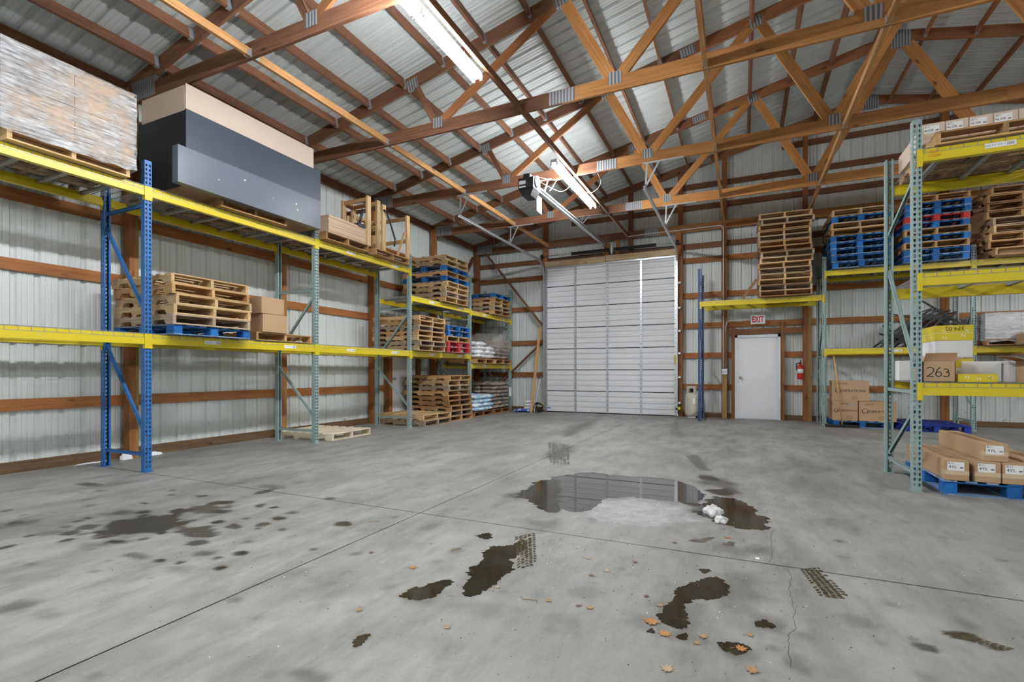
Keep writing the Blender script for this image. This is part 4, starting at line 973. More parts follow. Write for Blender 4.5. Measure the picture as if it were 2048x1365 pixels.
crate('open timber crate frame standing behind the flat cardboard on the top shelf', 6.10, 7.0, 4.10, x0=-7.27, x1=-7.03, z0=ZT + P1)
crate('tall pale timber frame standing right of the flat cardboard', 7.04, 7.30, 4.36, x0=-6.75, slats=False)
crate('slatted timber crate frame at the end of the top shelf', 7.46, 8.2, 4.33)
tag(plank('loose_board', (-6.14, 7.86, ZT + P1), (-6.17, 8.12, 3.98), .02, .05, 'pallet_light', up=(1, 0, 0)), 'loose pale board leaning diagonally in the slatted crate', 'board')
sbg = thing('cargo_strap', 'black cargo strap draped over the slatted crate frame', 'strap', (-6.6, 7.5, 3.5))
MB().tube([(-6.12, 7.42, 4.22), (-6.11, 7.48, 4.2), (-6.10, 7.62, 3.95), (-6.12, 7.75, 3.75), (-6.11, 7.72, 3.6)], .02, 4).obj('webbing', 'black_metal', sbg, world=True)
MB().tube([(-6.2, 6.95, 4.1), (-6.22, 6.9, 3.9), (-6.2, 6.85, 3.78)], .03, 4).box((-6.26, 6.76, 3.735), (-6.14, 6.94, 3.80)).obj('ratchet', 'black_metal', sbg, world=True)
# ---------------------------------------------------------------- shrink-wrapped loads
def film_bld(nt, b):
    tc = N(nt, 'ShaderNodeTexCoord')
    def nz(sx, s, d=5.0, off=0.0):
        mp = N(nt, 'ShaderNodeMapping'); mp.inputs['Scale'].default_value = sx; mp.inputs['Rotation'].default_value = (0, 0.0, 0); mp.inputs['Location'].default_value = (off, off, off)
        nt.links.new(tc.outputs['Object'], mp.inputs['Vector'])
        n = N(nt, 'ShaderNodeTexNoise', i_Scale=s, i_Detail=d, i_Roughness=0.75); nt.links.new(mp.outputs[0], n.inputs['Vector']); return n.outputs['Fac']
    st = nz((1.3, 1.3, 20), 3.0); big = nz((1, 1, 1.6), 2.2, 3.0, 5.0)
    a = math_(nt, 'ADD', math_(nt, 'MULTIPLY', math_(nt, 'SUBTRACT', st, .5), 1.5), math_(nt, 'MULTIPLY', math_(nt, 'SUBTRACT', big, .5), 2.6))
    a = math_(nt, 'ADD', a, .50, True)
    tone = ramp(nt, nz((1.0, 1.0, 13), 3.5, 5.0, 9.0), [(.36, (.22, .23, .26)), (.5, (.72, .73, .75)), (.62, (.95, .95, .96))]); nt.links.new(tone.outputs[0], b.inputs['Base Color'])  # pale and dark streaks paint the film's gloss into its base colour
    nt.links.new(math_(nt, 'MAXIMUM', a, .1), b.inputs['Alpha'])
    bp = N(nt, 'ShaderNodeBump', i_Strength=0.9, i_Distance=0.02); nt.links.new(st, bp.inputs['Height']); nt.links.new(bp.outputs[0], b.inputs['Normal'])
mat('stretch_film', (0.80, 0.82, 0.85), 0.16, 0, 0.7, film_bld)
def film_shell(lo, hi, parent, M=None, bul=.012, seed=1):
    mb = MB(); nx, nz_ = 10, 12; R = random.Random(seed)
    (x0, y0, z0), (x1, y1, z1) = lo, hi; per = []
    for k in range(nx): per.append((x0 + (x1 - x0) * k / nx, y0))
    for k in range(nx): per.append((x1, y0 + (y1 - y0) * k / nx))
    for k in range(nx): per.append((x1 - (x1 - x0) * k / nx, y1))
    for k in range(nx): per.append((x0, y1 - (y1 - y0) * k / nx))
    n = len(per); cx, cy = (x0 + x1) / 2, (y0 + y1) / 2; vs = []
    for j in range(nz_ + 1):
        z = z0 + (z1 - z0) * j / nz_
        for (x, y) in per:
            s = 1 + R.uniform(0, bul) + .008
            vs.append((cx + (x - cx) * s, cy + (y - cy) * s, z + (R.uniform(-.02, .02) if j == 0 else 0)))
    f = [(j * n + k, j * n + (k + 1) % n, (j + 1) * n + (k + 1) % n, (j + 1) * n + k) for j in range(nz_) for k in range(n)]
    f.append(tuple(range(nz_ * n, (nz_ + 1) * n)))
    return mb.add(vs, f).obj('stretch_film', 'stretch_film', parent, M=M or Matrix.Identity(4), smooth=False)
def wrapped(label, lo, hi, ny=2, nz_=2, nxx=2, seed=1, cm='cardboard'):
    t = thing('wrapped_load', label, 'wrapped load', ((lo[0] + hi[0]) / 2, (lo[1] + hi[1]) / 2, lo[2]))
    for i in range(nxx):
        for j in range(ny):
            for k in range(nz_):
                a = [lo[q] + (hi[q] - lo[q]) * (i, j, k)[q] / (nxx, ny, nz_)[q] + .003 for q in range(3)]
                b_ = [lo[q] + (hi[q] - lo[q]) * ((i, j, k)[q] + 1) / (nxx, ny, nz_)[q] - .003 for q in range(3)]
                MB().box(a, b_).obj('carton', cm, t, world=True)
    film_shell((lo[0] - .006, lo[1] - .006, lo[2] - .05), (hi[0] + .006, hi[1] + .006, hi[2] + .004), t, seed=seed)
    return t
w1 = wrapped('shrink-wrapped pallet load of brown cartons at the upper left corner', (-7.32, 2.13, ZT + P1), (-6.15, 3.225, 4.26), ny=2, nz_=2, cm='cardboard_pale')
text('BWP', .06, 'ink_grey', w1, (-6.148, 2.25, 3.53), (1, 0, 0))
for k in range(3): MB().box((-6.149, 2.15 + .0, 4.18 - .045 * k), (-6.1475, 2.45 - .08 * k, 4.20 - .045 * k)).obj('print', 'ink_grey', w1, world=True)
w2 = wrapped('shrink-wrapped load on the right end of the back rack', (4.19, 12.29, 1.655 + DZ + P1), (5.2, 13.42, 2.28), ny=2, nz_=1, seed=4, cm='white_card')

# ---------------------------------------------------------------- printed cartons on the floor at the back right
def gen_box(label, lo, hi, big, rz=0):
    t = carton('printed_carton', label, lo, hi, 'cardboard', group='printed cartons by the broom')
    y = lo[1] - .0008; cx = (lo[0] + hi[0]) / 2; zc = (lo[2] + hi[2]) / 2; wd = hi[0] - lo[0]
    s = .075 if big else .06
    text('ENERATIONS', s, 'ink', t, (cx + .035 * s / .06, y, zc + .0), (0, -1, 0))
    M = face_M((cx - .33 * wd - .0, y, zc + .005), (0, -1, 0))
    ribbon([[(.05 * math.cos(a) * s / .07, .05 * math.sin(a) * s / .07) for a in np.linspace(.7, 5.9, 18)] + [(.02, -.008)], [(-.02 + .03 * math.cos(a), .03 * math.sin(a)) for a in np.linspace(2.2, 5.6, 10)]], .007, M).obj('logo', 'ink', t, M=Matrix.Identity(4))
    text('GEN199', .045, 'ink', t, (cx - (.22 * wd if big else 0.02), y, hi[2] - .06), (0, -1, 0))
    text('WOOD', .014, 'ink_grey', t, (cx + .22 * wd, y, zc - .055), (0, -1, 0)) if False else None
    mb = MB().box((cx + .02, y - .0005, lo[2] + .035), (cx + .12, y, lo[2] + .038)).box((cx + .02, y - .0005, lo[2] + .10), (cx + .12, y, lo[2] + .103))
    for q in (.02, .045, .07, .095, .117): mb.box((cx + q, y - .0005, lo[2] + .035), (cx + q + .003, y, lo[2] + .10))
    mb.obj('handling_mark', 'ink', t, world=True)
    mb = MB()
    for k in range(4): mb.box((hi[0] - .22 + .01 * k, y - .0005, hi[2] - .05 - .018 * k), (hi[0] - .04, y, hi[2] - .045 - .018 * k))
    mb.obj('fine_print', 'ink_grey', t, world=True)
    MB().box((lo[0] - .001, lo[1] + .1, hi[2] - .1), (lo[0], lo[1] + .2, hi[2] - .05)).obj('side_print', 'ink', t, world=True)
    return t
zb = .139 + .002
gen_box('upper printed brown carton standing on two others by the broom', (1.735, 12.36, zb + .415), (2.38, 12.80, zb + .835), True)
gen_box('lower left printed brown carton directly behind the broom stick', (1.74, 12.36, zb), (2.185, 12.80, zb + .413), False)
gen_box('lower right printed brown carton beside the near rack upright', (2.205, 12.36, zb), (2.84, 12.80, zb + .405), True)
carton('printed_carton', 'plain brown carton at the rear of the blue pallet', (1.76, 12.81, zb), (2.4, 13.3, zb + .413), 'cardboard')
# push broom
bm = thing('push_broom', 'push broom with a light wooden stick and wide black head leaning on the shelf beam', 'broom', (1.9, 12.27, 0))
MB().box((1.59, 12.22, .02), (2.19, 12.30, .06)).obj('broom_head', 'black_metal', bm, world=True)
mb = MB()
for k in range(40): mb.box((1.60 + k * .0145, 12.225, 0), (1.61 + k * .0145, 12.295, .022))
mb.obj('bristles', 'bristle', bm, world=True)
MB().cyl((1.90, 12.26, .05), (1.765, 12.38, 1.50), .014, 10).obj('handle', 'stick_wood', bm, world=True, smooth=True)

# ---------------------------------------------------------------- near right rack goods
def yl_label(t, cx, y, zc, code, wd=.125):
    MB().box((cx - wd / 2, y - .001, zc - .04), (cx + wd / 2, y, zc + .04)).obj('shipping_label', 'label_white', t, world=True)
    text(code, .036 if len(code) < 4 else .03, 'ink', t, (cx - .022, y - .0012, zc - .008), (0, -1, 0), fw=1.1)
    text('A', .028, 'ink', t, (cx - .048, y - .0012, zc + .026), (0, -1, 0))
    text('PC', .022, 'ink_grey', t, (cx - .022, y - .0012, zc + .026), (0, -1, 0))
    mb = MB()
    for k in range(7): mb.box((cx + .032 + k * .0035, y - .0016, zc - .018), (cx + .034 + k * .0035, y - .001, zc - .006))
    mb.obj('barcode', 'ink', t, world=True)
z4 = .141
def long_box(label, x0, x1, y0, y1, z0, h, code='4YL'):
    t = carton('long_carton', label, (x0, y0, z0), (x1, y1, z0 + h), 'cardboard', group='long labelled cartons')
    MB().box((x0 - .0012, y0 - .0012, z0 + .055), (x1 + .0012, y0 - .0004, z0 + .095)).box((x0 - .0012, y0, z0 + .055), (x0 - .0004, y0 + .07, z0 + .095)).obj('tape', 'tape', t, world=True)
    yl_label(t, (x0 + x1) / 2 - .01, y0 - .0012, z0 + h - .055, code)
    return t
long_box('long brown carton at the left edge of the blue floor pallet', 1.752, 1.928, 6.0, 7.18, z4, .19)
long_box('long brown carton in the middle of the blue floor pallet', 1.972, 2.152, 6.0, 7.18, z4, .19)
long_box('long brown carton at the right end of the blue floor pallet', 2.165, 2.345, 6.0, 7.18, z4, .19)
long_box('long brown carton lying on top of the others on the blue floor pallet', 2.045, 2.215, 6.03, 7.2, z4 + .193, .165)
carton('flat_carton', 'folded cardboard strip on the far right of the blue floor pallet', (2.36, 6.15, z4), (2.62, 7.1, z4 + .2), 'cardboard')
zt_ = 3.33 + DZ + .123
for k in range(5):
    x0 = 1.655 + k * .182
    t = carton('labelled_carton', '%s labelled carton in the row on top of the near right rack' % ['leftmost', 'second', 'third', 'fourth', 'rightmost'][k], (x0, 6.28, zt_), (x0 + .176, 7.12, zt_ + .20), 'cardboard_pink', group='cartons on the near right rack')
    MB().box((x0 + .004, 6.2785, zt_ + .045), (x0 + .172, 6.2795, zt_ + .07)).obj('tape', 'tape', t, world=True)
    if k < 4: yl_label(t, x0 + .072, 6.2795, zt_ + .14, '4LGR')
# open carton marked 263
ob = thing('open_carton', 'open brown carton marked 263 by hand on the lowest shelf', 'carton', (1.72, 6.2, 1.058 + DZ))
x0, x1, y0, y1, z0, z1 = 1.60, 1.848, 6.06, 6.36, 1.058 + DZ, 1.268
MB().box((x0, y0, z0), (x1, y0 + .005, z1)).box((x0, y1 - .005, z0), (x1, y1, z1)).box((x0, y0, z0), (x0 + .005, y1, z1)).box((x1 - .005, y0, z0), (x1, y1, z1)).box((x0, y0, z0), (x1, y1, z0 + .005)).obj('body', 'cardboard', ob, world=True)
MB().add([(x0 + .005, y0 + .001, z1), (x1 + .005, y0 + .001, z1), (x1 + .045, y0 + .10, z1 + .085), (x0 + .05, y0 + .10, z1 + .085), (x0 + .005, y0 + .005, z1), (x1 + .005, y0 + .005, z1), (x1 + .045, y0 + .104, z1 + .085), (x0 + .05, y0 + .104, z1 + .085)],
         [(0, 1, 2, 3), (7, 6, 5, 4), (0, 4, 5, 1), (2, 6, 7, 3), (1, 5, 6, 2), (0, 3, 7, 4)]).obj('front_flap', 'cardboard_dark', ob, world=True)
MB().add([(x1, y0 + .01, z1), (x1, y1, z1), (x1 + .10, y1, z1 + .05), (x1 + .09, y0 + .06, z1 + .05), (x1, y0 + .01, z1 - .004), (x1, y1, z1 - .004), (x1 + .10, y1, z1 + .046), (x1 + .09, y0 + .06, z1 + .046)], [(3, 2, 1, 0), (4, 5, 6, 7), (0, 4, 7, 3), (2, 6, 5, 1), (3, 7, 6, 2), (0, 1, 5, 4)]).obj('side_flap', 'cardboard_pale', ob, world=True)
MB().add([(x0, y1, z1), (x1, y1, z1), (x1, y1 + .09, z1 + .06), (x0, y1 + .09, z1 + .06), (x0, y1 + .004, z1), (x1, y1 + .004, z1), (x1, y1 + .094, z1 + .06), (x0, y1 + .094, z1 + .06)], [(3, 2, 1, 0), (4, 5, 6, 7), (0, 1, 5, 4), (3, 7, 6, 2), (0, 4, 7, 3), (1, 2, 6, 5)]).obj('rear_flap', 'cardboard_pale', ob, world=True)
def arc(cx, cy, rx, ry, a0, a1, n=12): return [(cx + rx * math.cos(a), cy + ry * math.sin(a)) for a in np.linspace(a0, a1, n)]
Mh = face_M((1.72, y0 - .0003, 1.168), (0, -1, 0))
two = arc(-.065, .018, .028, .026, 2.6, -.3, 10) + [(-.05, -.012), (-.092, -.046), (-.07, -.042), (-.036, -.046)]
six = [(.012, .045), (-.012, .018), (-.022, -.014)] + arc(.0, -.022, .022, .022, 2.9, 9.0, 16)
thr = arc(.055, .012, .02, .016, 2.4, -1.3, 10) + arc(.056, -.022, .026, .024, 1.5, -2.5, 12)
ribbon([two, six, thr], .0085, Mh).obj('handwriting', 'ink', ob, M=Matrix.Identity(4))
# white and yellow cartons
def wy_box(label, lo, hi, ysplit, nm='lidded_carton', grp='white cartons with yellow lids', marks=2, upside=None):
    t = carton(nm, label, lo, hi, 'white_card', group=grp)
    a, b_ = ysplit
    MB().box((lo[0] - .004, lo[1] - .004, a), (hi[0] + .004, hi[1] + .004, b_)).obj('yellow_band', 'yellow_card', t, world=True)
    for k in range(marks):
        text('N', .045, 'ink_white', t, (lo[0] + (hi[0] - lo[0]) * (.25 + .5 * k), lo[1] - .0046, (a + b_) / 2 - .012 * (-1) ** k), (0, -1, 0), fw=1.1)
    return t
zs_ = 1.058 + DZ
t = wy_box('white carton with a yellow band under the one marked 374-02', (1.80, 6.42, zs_), (2.09, 6.80, zs_ + .235), (zs_ + .14, zs_ + .232), marks=1)
t = wy_box('white carton with a yellow lid marked 374-02 upside down', (1.79, 6.40, zs_ + .24), (2.085, 6.80, zs_ + .565), (zs_ + .415, zs_ + .487), marks=2)
MB().box((1.788, 6.398, zs_ + .492), (2.09, 6.802, zs_ + .568)).obj('yellow_lid', 'yellow_card', t, world=True)
text('374-02', .055, 'ink', t, (1.945, 6.3975, zs_ + .535), (0, -1, 0), up=(0, 0, -1))
for k in (0, 1): text('N', .04, 'ink_white', t, (1.86 + .18 * k, 6.3975, zs_ + .512), (0, -1, 0))
for k in range(3): text('N', .045, 'ink_white', t, (1.786, 6.5 + .1 * k, zs_ + .45), (-1, 0, 0))
t = carton('low_carton', 'low yellow carton lying in front of the white cartons', (1.872, 6.08, zs_), (2.16, 6.36, zs_ + .075), 'yellow_card')
for k in range(3): text('N', .045, 'ink_white', t, (1.94 + .085 * k, 6.0795, zs_ + .045 - .015 * (k % 2)), (0, -1, 0))
ribbon([[(.02, .015), (-.012, -.004), (.012, -.008)]], .004, face_M((2.10, 6.0795, zs_ + .04), (0, -1, 0))).obj('pen_mark', 'ink', t, M=Matrix.Identity(4))
carton('white_carton', 'plain white carton right of the low yellow carton', (2.0, 6.40, zs_), (2.30, 6.8, zs_ + .2), 'white_card')
carton('white_carton', 'plain white carton at the right edge of the picture', (2.32, 6.3, zs_), (2.6, 6.8, zs_ + .2), 'white_card')
carton('white_carton', 'plain white carton seen left of the front rack upright', (1.60, 6.86, zs_), (1.80, 7.08, zs_ + .22), 'white_card')
o2 = thing('open_carton', 'open carton flap leaning above the white cartons at the right edge', 'carton', (2.5, 6.1, zs_ + .2))
x0, x1, y0, y1, z0, z1 = 2.36, 2.75, 5.99, 6.28, zs_, zs_ + .2
MB().box((x0, y0, z0), (x1, y0 + .005, z1)).box((x0, y1 - .005, z0), (x1, y1, z1)).box((x0, y0, z0), (x0 + .005, y1, z1)).box((x1 - .005, y0, z0), (x1, y1, z1)).obj('body', 'cardboard', o2, world=True)
MB().add([(x0, y0 + .02, z1), (x0, y1, z1), (x0 - .15, y1, z1 + .05), (x0 - .13, y0 + .02, z1 + .04), (x0, y0 + .02, z1 - .004), (x0, y1, z1 - .004), (x0 - .15, y1, z1 + .046), (x0 - .13, y0 + .02, z1 + .036)], [(0, 1, 2, 3), (7, 6, 5, 4), (0, 3, 7, 4), (1, 5, 6, 2), (3, 2, 6, 7), (0, 4, 5, 1)]).obj('side_flap', 'cardboard_dark', o2, world=True)
carton('brown_carton', 'brown carton on the upper back shelf at the right edge of the picture', (4.38, 12.28, 3.325 + DZ), (4.95, 12.42, 3.325 + DZ + .16), 'cardboard')
carton('brown_carton', 'brown carton on the lower back shelf at the right edge of the picture', (4.62, 12.0, 1.655 + DZ), (5.0, 12.34, 1.655 + DZ + .2), 'cardboard')
# crushed cardboard between the pallet stacks
cb = thing('crushed_cardboard', 'crumpled cardboard sheets hanging beside the brown pallet stack', 'cardboard', (4.15, 12.6, 3.7))
for a, b_, w_ in (((4.02, 12.35, 4.25), (4.45, 12.33, 4.33), .08), ((4.0, 12.5, 3.95), (4.22, 12.4, 4.2), .25), ((4.05, 12.7, 3.6), (4.15, 12.5, 4.1), .3)):
    plank('sheet', a, b_, w_, .008, 'cardboard_dark', cb, up=(.3, -.8, .4))
mb = MB(); tag(plank('loose_cardboard', (.02, 12.5, 2.85), (.30, 12.42, 3.25), .25, .006, 'cardboard_dark', up=(.8, .3, -.5)), 'bent cardboard scrap sticking out left of the tall pallet stack', 'cardboard')
# ---------------------------------------------------------------- bags
def bag_bld(cols, dens):
    def bld(nt, b):
        v, r = rnd_coords(nt, (1, 1, 1))
        n = N(nt, 'ShaderNodeTexNoise', i_Scale=7.0, i_Detail=2.0); nt.links.new(v, n.inputs['Vector'])
        f = ramp(nt, n.outputs['Fac'], [(dens, (0, 0, 0)), (dens + .03, (1, 1, 1))])
        mp, _ = rnd_coords(nt, (9, 9, 26))
        n2 = N(nt, 'ShaderNodeTexNoise', i_Scale=2.5, i_Detail=2.0); nt.links.new(mp, n2.inputs['Vector'])
        f2 = ramp(nt, n2.outputs['Fac'], [(.57, (0, 0, 0)), (.6, (1, 1, 1))])
        c = mixc(nt, f.outputs[0], cols[0], cols[1]); c = mixc(nt, math_(nt, 'MULTIPLY', f2.outputs[0], .8), c, cols[2])
        nt.links.new(c, b.inputs['Base Color'])
        n3 = N(nt, 'ShaderNodeTexNoise', i_Scale=16.0, i_Detail=4.0); nt.links.new(v, n3.inputs['Vector'])
        bp = N(nt, 'ShaderNodeBump', i_Strength=.6, i_Distance=.02); nt.links.new(n3.outputs['Fac'], bp.inputs['Height']); nt.links.new(bp.outputs[0], b.inputs['Normal'])
    return bld
mat('bag_white', (.8, .8, .8), .3, build=bag_bld(((.82, .82, .82), (.7, .71, .74), (.6, .6, .64)), .6))
mat('bag_blue', (.6, .75, .9), .3, build=bag_bld(((.80, .85, .90), (.30, .58, .82), (.55, .72, .88)), .5))
mat('bag_brown', (.3, .22, .17), .35, build=bag_bld(((.34, .26, .20), (.13, .12, .16), (.62, .52, .40)), .52))
mat('bag_deep_blue', (.03, .12, .6), .3, build=bag_bld(((.72, .74, .8), (.02, .10, .55), (.05, .15, .5)), .42))
def bag_mesh(L, W, H, m, seed):
    key = ('bag', L, W, H, m, seed)
    if key in CACHE: return CACHE[key]
    R = random.Random(seed); nu, nv = 20, 10; vs = []; mb = MB()
    def sp(x, e): return math.copysign(abs(x) ** e, x)
    ph = [R.uniform(0, 6.28) for _ in range(6)]
    for j in range(nv + 1):
        t = -PI / 2 + PI * j / nv
        for i in range(nu):
            a = 2 * PI * i / nu
            x = L / 2 * sp(math.cos(t), .45) * sp(math.cos(a), .38); y = W / 2 * sp(math.cos(t), .45) * sp(math.sin(a), .38)
            z = H / 2 * sp(math.sin(t), .75)
            edge = max(abs(x) / (L / 2), abs(y) / (W / 2)); z *= 1 - .45 * max(0, edge - .55) / .45
            z += .012 * math.sin(9 * x / L + ph[0]) * math.cos(7 * y / W + ph[1]); x += .01 * math.sin(14 * y + ph[2]); y += .01 * math.sin(13 * x + ph[3])
            vs.append((x, y, z + H / 2))
    f = [(j * nu + i, j * nu + (i + 1) % nu, (j + 1) * nu + (i + 1) % nu, (j + 1) * nu + i) for j in range(nv) for i in range(nu)]
    CACHE[key] = mb.add(vs, f).mesh('bag', m, True); return CACHE[key]
def pile(cx, cy, z, nx, ny, sx, sy, h, layers, m, label, group, skip=()):
    for k in range(layers):
        for i in range(nx):
            for j in range(ny):
                if (k, i, j) in skip: continue
                R = random.Random(k * 31 + i * 7 + j + int(cy * 10))
                me = bag_mesh(sx * 1.06, sy * 1.06, h * 1.25, m, R.randint(0, 3))
                o = inst(me, 'bag', None, M=TR((cx + (i - (nx - 1) / 2) * sx + R.uniform(-.015, .015), cy + (j - (ny - 1) / 2) * sy + R.uniform(-.02, .02), z + k * h), R.uniform(-.06, .06)))
                tag(o, '%s, %s layer, %s %s' % (label, ORD[k], 'front' if i == nx - 1 else 'rear', 'right' if j == ny - 1 else 'left'), 'bag', group)
pile(-6.55, 11.54, 1.37 + DZ + P1, 2, 2, .46, .48, .105, 4, 'bag_white', 'white plastic bag on the far left shelf', 'white bags on the shelf', skip=((3, 1, 1),))
pile(-6.60, 12.60, 1.37 + DZ + P1, 2, 2, .46, .48, .1, 4, 'bag_brown', 'brown bag under cloudy film on the shelf', 'film-covered bags on the shelf')
pile(-6.62, 11.55, .123, 2, 2, .46, .47, .105, 4, 'bag_blue', 'blue and white bag in the low floor pile', 'blue and white bags on the floor')
pile(-6.66, 12.68, .123, 2, 2, .46, .49, .105, 7, 'bag_brown', 'brown printed bag in the tall floor pile', 'brown bags on the floor')
pile(-7.1, 11.62, .54, 1, 2, .46, .47, .105, 3, 'bag_brown', 'brown printed bag behind the blue and white bags', 'brown bags behind the blue ones')
def cover_bld(nt, b):
    v, r = rnd_coords(nt, (1, 1, 1)); n = N(nt, 'ShaderNodeTexNoise', i_Scale=6.0, i_Detail=6.0, i_Roughness=.7); nt.links.new(v, n.inputs['Vector'])
    nt.links.new(math_(nt, 'ADD', math_(nt, 'MULTIPLY', n.outputs['Fac'], .9), -.1, True), b.inputs['Alpha'])
    bp = N(nt, 'ShaderNodeBump', i_Strength=.8, i_Distance=.02); nt.links.new(n.outputs['Fac'], bp.inputs['Height']); nt.links.new(bp.outputs[0], b.inputs['Normal'])
mat('film_cover', (.55, .52, .47), .2, build=cover_bld)
cv = inst(bag_mesh(1.12, 1.12, .78, 'film_cover', 9), 'plastic_cover', None, M=TR((-6.60, 12.62, 1.37 + DZ + P1 - .02)))
tag(cv, 'cloudy plastic film draped over the brown bags on the shelf', 'plastic film')
MB().box((-6.13, 12.95, .45), (-6.126, 13.12, .72)).obj('paper_sheet', 'label_white')
tag(bpy.data.objects['paper_sheet'], 'white paper sheet on the pile of brown bags on the floor', 'paper')
# ---------------------------------------------------------------- corner by the overhead door
for k in range(3): tag(inst(bag_mesh(.34, .3, .11, 'bag_white', k), 'bag', None, M=TR((-5.60, 13.28, .06 + k * .088), .2 * k)), '%s white bag in the small corner pile by the overhead door' % ['bottom', 'middle', 'top'][k], 'bag', 'corner bags')
tag(inst(bag_mesh(.62, .34, .09, 'bag_deep_blue', 2), 'bag', None, M=TR((-5.72, 13.12, 0), .15)), 'crumpled blue and white bag lying flat in the corner', 'bag')
tag(plank('loose_board', (-5.44, 12.98, 0.0), (-5.34, 13.40, 2.45), .07, .035, 'stick_wood', up=(0, 1, 0)), 'long pale board leaning on the wall left of the overhead door', 'board')
tag(MB().cyl((-5.37, 13.02, 0.0), (-5.33, 13.36, .95), .011, 8).obj('thin_pole', 'white_metal', smooth=True), 'thin white pole leaning beside the long board', 'pole')
hc = thing('hose_coil', 'black coiled hose on the floor left of the overhead door', 'hose', (-5.27, 13.15, 0))
mb = MB()
for k in range(4):
    r_ = .13 - .008 * k
    mb.tube([(-5.27 + r_ * math.cos(a), 13.13 + .035 * k - .05 + .02 * math.sin(3 * a), .15 + r_ * math.sin(a)) for a in np.linspace(0, 2 * PI, 22)], .018, 6)
mb.obj('hose_loops', 'rubber', hc, world=True, smooth=True)
MB().tube([(-5.32 + .09 * math.cos(a), 13.05, .13 + .09 * math.sin(a)) for a in np.linspace(.4, 4.4, 14)], .012, 6).obj('inner_tube', 'wire_white', hc, world=True, smooth=True)
# ---------------------------------------------------------------- black folded frames on the back shelf
zf = 1.655 + DZ
for k in range(5):
    x0 = 2.60 + .19 * k
    t = thing('folding_frame', '%s black metal folding frame piled on the lower back shelf' % ['leftmost', 'second', 'middle', 'fourth', 'rightmost'][k], 'metal frame', (x0, 12.7, zf), group='black folding frames')
    a = math.radians(42 + 3 * k); ln = 1.12 - .07 * k; y0, y1 = 12.48 + .03 * k, 13.2
    d = Vector((math.cos(a), 0, math.sin(a)))
    A = Vector((x0, y0, zf + .012)); B = A + d * ln
    for yy in (y0, y1): plank('side_bar', (A.x, yy, A.z), (B.x, yy, B.z), .03, .035, 'black_metal', t)
    for q in (0, .5, 1): P_ = A + d * ln * q; plank('cross_bar', (P_.x, y0, P_.z), (P_.x, y1, P_.z), .02, .02, 'black_metal', t)
    C0 = A + d * ln * .12; C1 = A + d * ln * .9
    plank('panel', (C0.x, (y0 + y1) / 2, C0.z), (C1.x, (y0 + y1) / 2, C1.z), y1 - y0 - .06, .02, 'dark_box', t)
for p0, p1, l in (((2.70, 12.6, zf + .72), (3.98, 12.62, zf + .40), 'long black bar resting across the folding frames'), ((2.64, 12.52, zf + .46), (3.1, 12.5, zf + .02), 'short black bar slanting down left of the folding frames'), ((2.62, 12.7, zf + .30), (3.3, 12.68, zf + .02), 'low black bar under the folding frames'), ((3.3, 12.55, zf + .93), (4.0, 12.5, zf + .36), 'black bar slanting from the upper shelf over the folding frames')):
    tag(plank('metal_bar', p0, p1, .03, .03, 'black_metal'), l, 'metal bar')
# ---------------------------------------------------------------- wet floor
def wet_bld(base, gl):
    def bld(nt, b):
        ge = N(nt, 'ShaderNodeNewGeometry')
        n = N(nt, 'ShaderNodeTexNoise', i_Scale=14.0, i_Detail=6.0, i_Roughness=.65); nt.links.new(ge.outputs['Position'], n.inputs['Vector'])
        nt.links.new(ramp(nt, n.outputs['Fac'], [(.3, tuple(x * .6 for x in base)), (.7, tuple(x * 1.4 for x in base))]).outputs[0], b.inputs['Base Color'])
        n2 = N(nt, 'ShaderNodeTexNoise', i_Scale=60.0, i_Detail=3.0); nt.links.new(ge.outputs['Position'], n2.inputs['Vector'])
        rr = ramp(nt, n2.outputs['Fac'], [(.55, (gl[0],) * 3), (.7, (gl[1],) * 3)])
        nt.links.new(rr.outputs[0], b.inputs['Roughness'])
        bp = N(nt, 'ShaderNodeBump', i_Strength=gl[2], i_Distance=.002); nt.links.new(n.outputs['Fac'], bp.inputs['Height']); nt.links.new(bp.outputs[0], b.inputs['Normal'])
        b.inputs['IOR'].default_value = 1.4
    return bld
mat('water_clear', (.2, .2, .19), .03, 0, .5, wet_bld((.085, .085, .078), (.012, .012, .0)))
mat('water_mud', (.05, .04, .03), .1, 0, .5, wet_bld((.038, .031, .02), (.06, .2, .12)))
mat('tread_mud', (.1, .08, .05), .3, 0, .4, wet_bld((.075, .062, .036), (.2, .4, .1)))
mat('damp_mark', (.1, .09, .07), .3, 0, .4, wet_bld((.115, .105, .085), (.3, .45, .05)))
from mathutils.geometry import tessellate_polygon
def jag(poly, seed, amp=.02, it=2):
    R = random.Random(seed); P = [Vector((x, y, 0)) for x, y in poly]
    for _ in range(it):
        Q = []
        for a, b_ in zip(P, P[1:] + P[:1]): Q += [a * .75 + b_ * .25, a * .25 + b_ * .75]
        P = Q
    n_ = len(P); ce = sum(P, Vector()) / n_
    for f_, am in ((3, .8), (7, .55), (13, .35)):      # slow lobes before the fine fringe
        p0 = R.uniform(0, 6.28)
        P = [p + (p - ce).normalized() * amp * am * math.sin(f_ * math.atan2(p.y - ce.y, p.x - ce.x) + p0) for p in P]
    for _ in range(2):
        Q = []
        for a, b_ in zip(P, P[1:] + P[:1]):
            d = (b_ - a); n = Vector((-d.y, d.x, 0)); m_ = (a + b_) / 2 + n.normalized() * R.uniform(-1, 1) * min(amp, d.length * .45) if d.length > 1e-6 else a
            Q += [a, m_]
        P = Q
    return P
